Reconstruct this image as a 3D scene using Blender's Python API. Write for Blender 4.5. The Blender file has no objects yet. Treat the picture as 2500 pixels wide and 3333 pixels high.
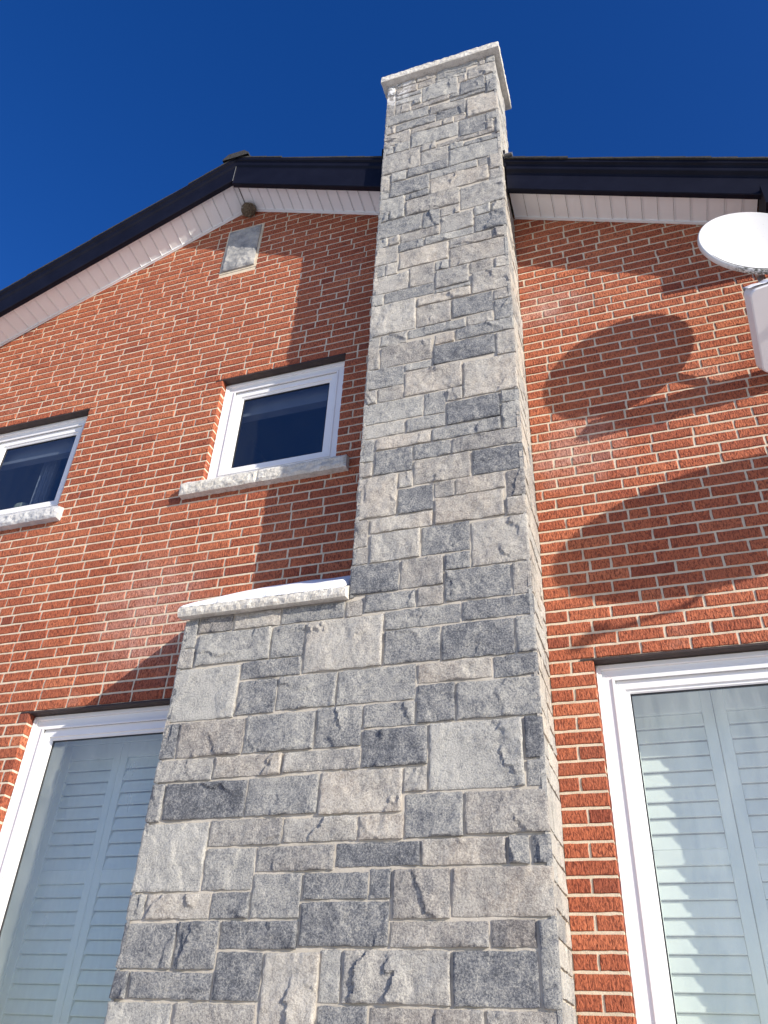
import bpy, bmesh, math, random
from mathutils import Vector, Matrix, noise
random.seed(11)
scene = bpy.context.scene
# ------------------------------------------------------------------ camera
YAW, PITCH, ROLL, FPX = (-0.350273, 0.609373, -0.051984, 2629.68)
def cam_axes():
    cy, sy = math.cos(YAW), math.sin(YAW)
    f = Vector((sy*math.cos(PITCH), cy*math.cos(PITCH), math.sin(PITCH)))
    r0 = Vector((cy, -sy, 0)); d0 = f.cross(r0)
    r = math.cos(ROLL)*r0 + math.sin(ROLL)*d0
    d = -math.sin(ROLL)*r0 + math.cos(ROLL)*d0
    return r, -d, -f
r, u, b = cam_axes()
cam_data = bpy.data.cameras.new('camera'); cam = bpy.data.objects.new('camera', cam_data)
scene.collection.objects.link(cam); scene.camera = cam
cam.matrix_world = Matrix(((r.x, u.x, b.x, 0.0), (r.y, u.y, b.y, -3.6267), (r.z, u.z, b.z, 1.6), (0, 0, 0, 1)))
cam_data.sensor_fit = 'VERTICAL'; cam_data.sensor_height = 24.0
cam_data.lens = 24.0*FPX/3333.0; cam_data.clip_start = 0.05; cam_data.clip_end = 2000
# ------------------------------------------------------------------ sky, sun, exposure
SUN = Vector((2.01, -1.0, 0.82)).normalized()            # direction towards the sun
world = bpy.data.worlds.new('World'); scene.world = world; world.use_nodes = True
wn = world.node_tree; wn.nodes.clear()
sky = wn.nodes.new('ShaderNodeTexSky'); sky.sky_type = 'NISHITA'; sky.sun_disc = False
sky.sun_elevation = math.asin(SUN.z); sky.sun_rotation = math.atan2(SUN.x, SUN.y)
sky.air_density = 1.0; sky.dust_density = 0.6; sky.ozone_density = 3.0; sky.altitude = 300
hs = wn.nodes.new('ShaderNodeHueSaturation'); hs.inputs['Saturation'].default_value = 1.33; hs.inputs['Value'].default_value = 1.0; hs.inputs['Hue'].default_value = .521
bg = wn.nodes.new('ShaderNodeBackground'); bg.inputs['Strength'].default_value = 0.125
wo = wn.nodes.new('ShaderNodeOutputWorld')
wn.links.new(sky.outputs[0], hs.inputs['Color']); wn.links.new(hs.outputs[0], bg.inputs[0]); wn.links.new(bg.outputs[0], wo.inputs[0])
sd = bpy.data.lights.new('sun', 'SUN'); sd.energy = 4.8; sd.angle = math.radians(0.5); sd.color = (1.0, 0.925, 0.81)
so = bpy.data.objects.new('sun', sd); scene.collection.objects.link(so)
so.rotation_euler = SUN.to_track_quat('Z', 'Y').to_euler(); so.location = (10, -5, 8)
scene.view_settings.view_transform = 'Standard'; scene.view_settings.look = 'None'
scene.view_settings.exposure = 0.45; scene.view_settings.gamma = 1.0
# ------------------------------------------------------------------ material helpers
def newmat(name):
    m = bpy.data.materials.new(name); m.use_nodes = True
    nt = m.node_tree; nt.nodes.clear()
    out = nt.nodes.new('ShaderNodeOutputMaterial'); p = nt.nodes.new('ShaderNodeBsdfPrincipled')
    nt.links.new(p.outputs[0], out.inputs[0])
    return m, nt, p
def N(nt, t, **kw):
    n = nt.nodes.new(t)
    for k, v in kw.items():
        if k in n.inputs: n.inputs[k].default_value = v
        else: setattr(n, k, v)
    return n
def coords(nt, scale=(1, 1, 1)):
    tc = N(nt, 'ShaderNodeTexCoord'); mp = N(nt, 'ShaderNodeMapping'); mp.inputs['Scale'].default_value = scale
    nt.links.new(tc.outputs['Object'], mp.inputs[0]); return mp.outputs[0]
def noise_tex(nt, scale, detail=4, rough=.55, vec=None, dist=0.0):
    n = N(nt, 'ShaderNodeTexNoise'); n.inputs['Scale'].default_value = scale; n.inputs['Detail'].default_value = detail
    n.inputs['Roughness'].default_value = rough; n.inputs['Distortion'].default_value = dist
    nt.links.new(vec if vec is not None else coords(nt), n.inputs['Vector']); return n.outputs['Fac']
def ramp(nt, fac, stops, interp='LINEAR'):
    r = N(nt, 'ShaderNodeValToRGB'); cr = r.color_ramp; cr.interpolation = interp
    while len(cr.elements) < len(stops): cr.elements.new(.5)
    for e, (p, c) in zip(cr.elements, stops): e.position = p; e.color = (*c, 1) if len(c) == 3 else c
    nt.links.new(fac, r.inputs[0]); return r.outputs[0]
def mixc(nt, fac, a, b, mode='MIX'):
    m = N(nt, 'ShaderNodeMix'); m.data_type = 'RGBA'; m.blend_type = mode
    for i, v in ((0, fac), (6, a), (7, b)):
        if hasattr(v, 'links'): nt.links.new(v, m.inputs[i])
        elif i == 0: m.inputs[0].default_value = v
        else: m.inputs[i].default_value = (*v, 1)
    return m.outputs[2]
def math_n(nt, op, a, b=None, c=None, clamp=False):
    m = N(nt, 'ShaderNodeMath'); m.operation = op; m.use_clamp = clamp
    for i, v in enumerate((a, b, c)):
        if v is None: continue
        if hasattr(v, 'links'): nt.links.new(v, m.inputs[i])
        else: m.inputs[i].default_value = v
    return m.outputs[0]
def bump(nt, p, h, strength, dist, prev=None):
    b = N(nt, 'ShaderNodeBump'); b.inputs['Strength'].default_value = strength; b.inputs['Distance'].default_value = dist
    nt.links.new(h, b.inputs['Height'])
    if prev is not None: nt.links.new(prev, b.inputs['Normal'])
    if p is not None: nt.links.new(b.outputs[0], p.inputs['Normal'])
    return b.outputs[0]
def attr(nt, name):
    a = N(nt, 'ShaderNodeAttribute'); a.attribute_name = name; return a.outputs['Fac']
def col(nt, p, c):
    if hasattr(c, 'links'): nt.links.new(c, p.inputs['Base Color'])
    else: p.inputs['Base Color'].default_value = (*c, 1)
M = {}
def m_brick():
    m, nt, p = newmat('rug_face_brick'); tone = attr(nt, 'tone')
    c0 = ramp(nt, tone, [(0, (.24, .060, .036)), (.3, (.37, .100, .050)), (.65, (.475, .138, .066)), (1, (.57, .19, .092))])
    grain = noise_tex(nt, 1.0, 3, .6, coords(nt, (135, 100, 50)), .8)
    g2 = noise_tex(nt, 1.0, 2, .5, coords(nt, (90, 90, 34)), .4)
    c1 = mixc(nt, math_n(nt, 'MULTIPLY', ramp(nt, grain, [(.40, (1, 1, 1)), (.54, (0, 0, 0))]), .82), c0, (.11, .024, .016))
    blotch = ramp(nt, noise_tex(nt, 1.7, 5, .65), [(.40, (0, 0, 0)), (.72, (1, 1, 1))])
    c2 = mixc(nt, math_n(nt, 'MULTIPLY', blotch, .22), c1, (.50, .20, .11))
    spec = ramp(nt, noise_tex(nt, 160, 1, .5), [(.72, (0, 0, 0)), (.77, (1, 1, 1))])
    eff = ramp(nt, noise_tex(nt, 2.6, 6, .7), [(.60, (0, 0, 0)), (.78, (1, 1, 1))])
    c3 = mixc(nt, math_n(nt, 'MULTIPLY', math_n(nt, 'MULTIPLY', eff, grain), .38), c2, (.62, .45, .38))
    # hazy glare painted into the brick colour on a few stretches of the wall
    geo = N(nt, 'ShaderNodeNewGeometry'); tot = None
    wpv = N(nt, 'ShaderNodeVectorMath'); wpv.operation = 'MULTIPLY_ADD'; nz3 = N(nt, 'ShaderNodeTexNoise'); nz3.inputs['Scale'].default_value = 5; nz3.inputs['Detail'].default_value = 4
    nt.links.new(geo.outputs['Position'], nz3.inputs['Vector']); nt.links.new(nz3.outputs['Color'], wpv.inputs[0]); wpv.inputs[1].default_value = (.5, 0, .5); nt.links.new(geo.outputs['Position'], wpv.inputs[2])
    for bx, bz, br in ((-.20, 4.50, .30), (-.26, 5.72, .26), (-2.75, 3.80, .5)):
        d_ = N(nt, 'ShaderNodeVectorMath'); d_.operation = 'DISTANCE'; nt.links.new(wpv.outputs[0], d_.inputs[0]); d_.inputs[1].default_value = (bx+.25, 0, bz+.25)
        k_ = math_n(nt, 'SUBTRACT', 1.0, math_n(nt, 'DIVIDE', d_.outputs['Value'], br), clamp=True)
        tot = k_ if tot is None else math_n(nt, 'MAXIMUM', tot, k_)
    haze = math_n(nt, 'MULTIPLY', tot, ramp(nt, math_n(nt, 'ADD', math_n(nt, 'MULTIPLY', grain, .6), math_n(nt, 'MULTIPLY', noise_tex(nt, 9, 5, .7), .5)), [(.42, (0, 0, 0)), (.62, (1, 1, 1))]))
    c3 = mixc(nt, math_n(nt, 'MULTIPLY', haze, .40), c3, (.72, .60, .55))
    drip = ramp(nt, noise_tex(nt, 1.0, 5, .7, coords(nt, (5, 1, .7))), [(.50, (0, 0, 0)), (.75, (1, 1, 1))])
    c3 = mixc(nt, math_n(nt, 'MULTIPLY', drip, .28), c3, (.20, .060, .040))
    c4 = mixc(nt, math_n(nt, 'MULTIPLY', spec, .25), c3, (.60, .42, .34))
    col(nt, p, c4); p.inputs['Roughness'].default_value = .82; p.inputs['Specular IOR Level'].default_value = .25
    h = math_n(nt, 'ADD', grain, math_n(nt, 'MULTIPLY', g2, .8))
    bump(nt, p, h, 1.0, .0075); return m
def m_mortar(name, c0, c1):
    m, nt, p = newmat(name)
    col(nt, p, ramp(nt, noise_tex(nt, 9, 6, .7), [(.3, c0), (.7, c1)]))
    p.inputs['Roughness'].default_value = .95; p.inputs['Specular IOR Level'].default_value = .1
    bump(nt, p, noise_tex(nt, 160, 4, .7), .8, .003); return m
def m_stone():
    m, nt, p = newmat('split_face_stone'); tone = attr(nt, 'tone'); warm = attr(nt, 'warm')
    big = noise_tex(nt, 4.2, 6, .68, dist=.5); mid = noise_tex(nt, 18, 6, .72); fine = noise_tex(nt, 120, 4, .75); grit = noise_tex(nt, 420, 2, .6)
    v = math_n(nt, 'ADD', tone, math_n(nt, 'MULTIPLY', math_n(nt, 'SUBTRACT', big, .5), .9))
    v = math_n(nt, 'ADD', v, math_n(nt, 'MULTIPLY', math_n(nt, 'SUBTRACT', mid, .5), 1.3))
    v = math_n(nt, 'ADD', v, math_n(nt, 'MULTIPLY', math_n(nt, 'SUBTRACT', fine, .5), 2.3))
    v = math_n(nt, 'ADD', v, math_n(nt, 'MULTIPLY', math_n(nt, 'SUBTRACT', grit, .5), 1.0), clamp=True)
    cg = ramp(nt, v, [(0, (.095, .101, .114)), (.30, (.195, .203, .220)), (.55, (.318, .315, .302)), (1, (.50, .488, .45))])
    cw = ramp(nt, v, [(0, (.165, .15, .14)), (.3, (.29, .258, .23)), (.65, (.42, .378, .33)), (1, (.57, .53, .465))])
    wn_ = math_n(nt, 'MULTIPLY', warm, ramp(nt, noise_tex(nt, 6, 4, .6), [(.3, (.35, .35, .35)), (.6, (1, 1, 1))]))
    c = mixc(nt, wn_, cg, cw)
    # lime wash-out under the left corner of the cap
    geo = N(nt, 'ShaderNodeNewGeometry'); sep = N(nt, 'ShaderNodeSeparateXYZ'); nt.links.new(geo.outputs['Position'], sep.inputs[0])
    mx = math_n(nt, 'MULTIPLY', math_n(nt, 'SUBTRACT', -1.10, sep.outputs[0]), 7.0, clamp=True)
    mz = math_n(nt, 'MULTIPLY', math_n(nt, 'SUBTRACT', sep.outputs[2], 7.98), 4.0, clamp=True)
    st = math_n(nt, 'MULTIPLY', math_n(nt, 'MULTIPLY', mx, mz), ramp(nt, noise_tex(nt, 17, 5, .75), [(.47, (0, 0, 0)), (.56, (1, 1, 1))]))
    dk = math_n(nt, 'MULTIPLY', math_n(nt, 'MULTIPLY', mx, mz), ramp(nt, noise_tex(nt, 11, 5, .75), [(.5, (0, 0, 0)), (.6, (1, 1, 1))]))
    c = mixc(nt, math_n(nt, 'MULTIPLY', dk, .7), c, (.10, .10, .10)); c = mixc(nt, st, c, (.85, .85, .84))
    col(nt, p, c); p.inputs['Roughness'].default_value = .88; p.inputs['Specular IOR Level'].default_value = .2
    b1 = bump(nt, None, mid, .4, .008); b2 = bump(nt, None, fine, 1.0, .007, b1); bump(nt, p, grit, .5, .002, b2); return m
def m_plain(name, c, rough=.5, n=None, bumpv=None, spec=.5, metal=0.0):
    m, nt, p = newmat(name)
    if n: col(nt, p, ramp(nt, noise_tex(nt, n[0], 5, .65), [(.35, c), (.7, n[1])]))
    else: col(nt, p, c)
    p.inputs['Roughness'].default_value = rough; p.inputs['Specular IOR Level'].default_value = spec; p.inputs['Metallic'].default_value = metal
    if bumpv: bump(nt, p, noise_tex(nt, bumpv[0], 5, .65), bumpv[1], bumpv[2])
    return m
def m_glass(name, tint, refl, wav, dust):
    m = bpy.data.materials.new(name); m.use_nodes = True; nt = m.node_tree; nt.nodes.clear()
    df = N(nt, 'ShaderNodeBsdfDiffuse'); df.inputs[0].default_value = (.76, .84, .80, 1); md = N(nt, 'ShaderNodeMixShader')
    out = N(nt, 'ShaderNodeOutputMaterial'); tr = N(nt, 'ShaderNodeBsdfTransparent'); gl = N(nt, 'ShaderNodeBsdfGlossy'); mx = N(nt, 'ShaderNodeMixShader')
    tr.inputs[0].default_value = (*tint, 1); gl.inputs[0].default_value = (.95, .97, 1, 1); gl.inputs['Roughness'].default_value = .015
    lw = N(nt, 'ShaderNodeLayerWeight'); lw.inputs['Blend'].default_value = .5     # facing term, the same from both sides of the pane
    f5 = math_n(nt, 'POWER', lw.outputs['Facing'], 4.0); fr = math_n(nt, 'MULTIPLY_ADD', f5, 1-refl, refl)
    b = bump(nt, None, noise_tex(nt, 5.0, 3, .5, coords(nt, (1, 1, .5))), wav, .02); nt.links.new(b, gl.inputs['Normal'])
    nt.links.new(fr, mx.inputs[0]); nt.links.new(tr.outputs[0], mx.inputs[1]); nt.links.new(gl.outputs[0], mx.inputs[2]); nt.links.new(mx.outputs[0], md.inputs[1]); nt.links.new(df.outputs[0], md.inputs[2]); nt.links.new(md.outputs[0], out.inputs[0])
    streak = ramp(nt, noise_tex(nt, 1.0, 5, .65, coords(nt, (9, 1, 2.6)), .4), [(.3, (.5, .5, .5)), (.7, (1, 1, 1))])
    nt.links.new(math_n(nt, 'MULTIPLY', streak, dust), md.inputs[0])
    return m
M['brick'] = m_brick(); M['mortar'] = m_mortar('brick_mortar', (.52, .44, .33), (.73, .63, .485)); M['smortar'] = m_mortar('stone_mortar', (.44, .40, .34), (.58, .53, .455))
M['stone'] = m_stone()
def m_lime():
    m, nt, p = newmat('rock_faced_limestone'); a = ramp(nt, noise_tex(nt, 14, 6, .7), [(.35, (.56, .53, .47)), (.65, (.76, .73, .66))])
    sp = ramp(nt, noise_tex(nt, 75, 4, .75), [(.52, (0, 0, 0)), (.64, (1, 1, 1))]); st = ramp(nt, noise_tex(nt, 1.0, 5, .7, coords(nt, (16, 16, 4))), [(.52, (0, 0, 0)), (.72, (1, 1, 1))])
    a = mixc(nt, math_n(nt, 'MULTIPLY', sp, .55), a, (.30, .28, .25)); col(nt, p, mixc(nt, math_n(nt, 'MULTIPLY', st, .5), a, (.42, .39, .34)))
    p.inputs['Roughness'].default_value = .9; bump(nt, p, noise_tex(nt, 70, 6, .75), 1.0, .008); return m
M['lime'] = m_lime()
M['limeg'] = m_plain('weathered_limestone', (.42, .43, .45), .9, (9, (.66, .64, .60)), (50, .8, .006), .2)
M['vinyl'] = m_plain('white_vinyl', (.80, .80, .80), .35, (3, (.84, .84, .84)))
M['caulk'] = m_plain('sealant', (.55, .54, .52), .7)
M['gasket'] = m_plain('black_gasket', (.012, .012, .014), .5)
M['lintel'] = m_plain('painted_steel_lintel', (.030, .020, .020), .7, (20, (.055, .035, .03)))
M['soffit'] = m_plain('soffit_vinyl', (.76, .79, .81), .45, (2.2, (.82, .85, .87)))
M['fascia'] = m_plain('navy_aluminium', (.006, .0065, .013), .5, (6, (.009, .010, .019)), (3, .15, .01), .12)
M['shingle'] = m_plain('asphalt_shingle', (.016, .016, .018), .95, (60, (.05, .048, .046)), (120, .8, .004))
M['snow'] = m_plain('snow', (.88, .89, .92), .8, (12, (.92, .92, .93)), (40, .5, .01), .2)
M['dish'] = m_plain('painted_dish', (.74, .74, .74), .4, (8, (.80, .80, .80)))
def m_dish():
    m, nt, p = newmat('painted_dish'); tc = N(nt, 'ShaderNodeTexCoord'); sep = N(nt, 'ShaderNodeSeparateXYZ'); nt.links.new(tc.outputs['Object'], sep.inputs[0])
    low = math_n(nt, 'MULTIPLY', math_n(nt, 'SUBTRACT', .405, sep.outputs[2]), 14.0, clamp=True)
    g = math_n(nt, 'MULTIPLY', low, ramp(nt, noise_tex(nt, 55, 5, .75), [(.46, (0, 0, 0)), (.56, (1, 1, 1))]))
    sp = ramp(nt, noise_tex(nt, 70, 2, .5), [(.70, (0, 0, 0)), (.74, (1, 1, 1))])
    c = mixc(nt, math_n(nt, 'MULTIPLY', sp, .35), (.64, .64, .63), (.22, .22, .20)); col(nt, p, mixc(nt, math_n(nt, 'MULTIPLY', g, .9), c, (.045, .05, .03)))
    p.inputs['Roughness'].default_value = .4; return m
M['dish'] = m_dish()
M['weathered'] = m_plain('weathered_plaque', (.19, .195, .205), .9, (7, (.50, .48, .44)), (40, .8, .006), .2)
M['panel'] = m_plain('pale_plastic', (.70, .70, .72), .5, (5, (.74, .74, .76)))
M['steel'] = m_plain('galvanised_steel', (.30, .31, .32), .4, (30, (.42, .43, .44)), None, .5, .6)
M['ground'] = m_plain('trodden_snow', (.66, .62, .56), .9, (1.5, (.82, .79, .73)))
M['cable'] = m_plain('black_cable', (.015, .015, .015), .5)
M['shutter'] = m_plain('painted_shutter', (.86, .88, .85), .4)
M['room'] = m_plain('room_plaster', (.20, .20, .20), .9)
M['curtain'] = m_plain('curtain', (.22, .25, .32), .9, (2, (.30, .33, .40)))
M['cushion'] = m_plain('sage_fabric', (.40, .44, .36), .9)
M['twig'] = m_plain('dry_twigs', (.10, .075, .05), .95, (70, (.28, .22, .15)))
M['glass'] = m_glass('upper_glass', (.62, .66, .68), .13, .05, .015)
M['glassl'] = m_glass('lower_glass', (.93, .99, .96), .12, .12, .29)
# ------------------------------------------------------------------ mesh helpers
class MB:
    def __init__(s): s.v = []; s.f = []; s.mi = []; s.t = []; s.w = []
    def add(s, verts, faces, mi=0, tone=.5, warm=0.0):
        o = len(s.v); s.v.extend(verts)
        for f in faces: s.f.append(tuple(i+o for i in f)); s.mi.append(mi); s.t.append(tone); s.w.append(warm)
    def box(s, x0, x1, y0, y1, z0, z1, mi=0, tone=.5):
        s.add([(x0,y0,z0),(x1,y0,z0),(x1,y1,z0),(x0,y1,z0),(x0,y0,z1),(x1,y0,z1),(x1,y1,z1),(x0,y1,z1)],
              [(3,2,1,0),(4,5,6,7),(0,1,5,4),(1,2,6,5),(2,3,7,6),(3,0,4,7)], mi, tone)
    def prism(s, poly, axis, a, b, mi=0):
        """poly: list of 2-D points in the two other axes, swept from a to b along axis"""
        def P(p, t): q = [p[0], p[1]]; q.insert(axis, t); return tuple(q)
        n = len(poly); vs = [P(p, a) for p in poly]+[P(p, b) for p in poly]
        s.add(vs, [tuple(range(n)), tuple(range(2*n-1, n-1, -1))]+[(i, i+n, (i+1) % n+n, (i+1) % n) for i in range(n)], mi)
    def tube(s, pts, r, n=10, mi=0, closed=False):
        pts = [Vector(p) for p in pts]; rings = []; m = len(pts)
        rr = r if isinstance(r, (list, tuple)) else [r]*m
        for i, p in enumerate(pts):
            a = pts[max(i-1, 0)]; b_ = pts[min(i+1, m-1)]; d = (b_-a).normalized()
            up = Vector((0, 0, 1)) if abs(d.z) < .9 else Vector((1, 0, 0))
            e1 = d.cross(up).normalized(); e2 = d.cross(e1)
            rings.append([tuple(p+rr[i]*(math.cos(2*math.pi*k/n)*e1+math.sin(2*math.pi*k/n)*e2)) for k in range(n)])
        vs = [q for g in rings for q in g]; fs = []
        for i in range(m-1):
            for k in range(n): fs.append((i*n+k, i*n+(k+1) % n, (i+1)*n+(k+1) % n, (i+1)*n+k))
        fs.append(tuple(range(n-1, -1, -1))); fs.append(tuple((m-1)*n+k for k in range(n)))
        s.add(vs, fs, mi)
    def build(s, name, mats, parent=None, smooth=False, fixn=True, bevel=0):
        me = bpy.data.meshes.new(name); me.from_pydata(s.v, [], s.f)
        for m in (mats if isinstance(mats, (list, tuple)) else [mats]): me.materials.append(M[m])
        me.polygons.foreach_set('material_index', s.mi)
        a = me.attributes.new('tone', 'FLOAT', 'FACE'); a.data.foreach_set('value', s.t)
        a = me.attributes.new('warm', 'FLOAT', 'FACE'); a.data.foreach_set('value', s.w)
        if fixn:
            bm = bmesh.new(); bm.from_mesh(me); bmesh.ops.recalc_face_normals(bm, faces=bm.faces); bm.to_mesh(me); bm.free()
        if smooth: me.polygons.foreach_set('use_smooth', [True]*len(me.polygons))
        me.update()
        o = bpy.data.objects.new(name, me); scene.collection.objects.link(o)
        if parent: o.parent = parent
        if bevel:
            b = o.modifiers.new('edge', 'BEVEL'); b.width = bevel; b.segments = 2; b.limit_method = 'ANGLE'
        return o
def empty(name, loc=(0, 0, 0)):
    o = bpy.data.objects.new(name, None); scene.collection.objects.link(o); o.location = loc; return o
def tag(o, label=None, cat=None, group=None, kind=None):
    for k, v in (('label', label), ('category', cat), ('group', group), ('kind', kind)):
        if v: o[k] = v
    return o
def nz(x, y, z): return noise.noise(Vector((x, y, z)))

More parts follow.
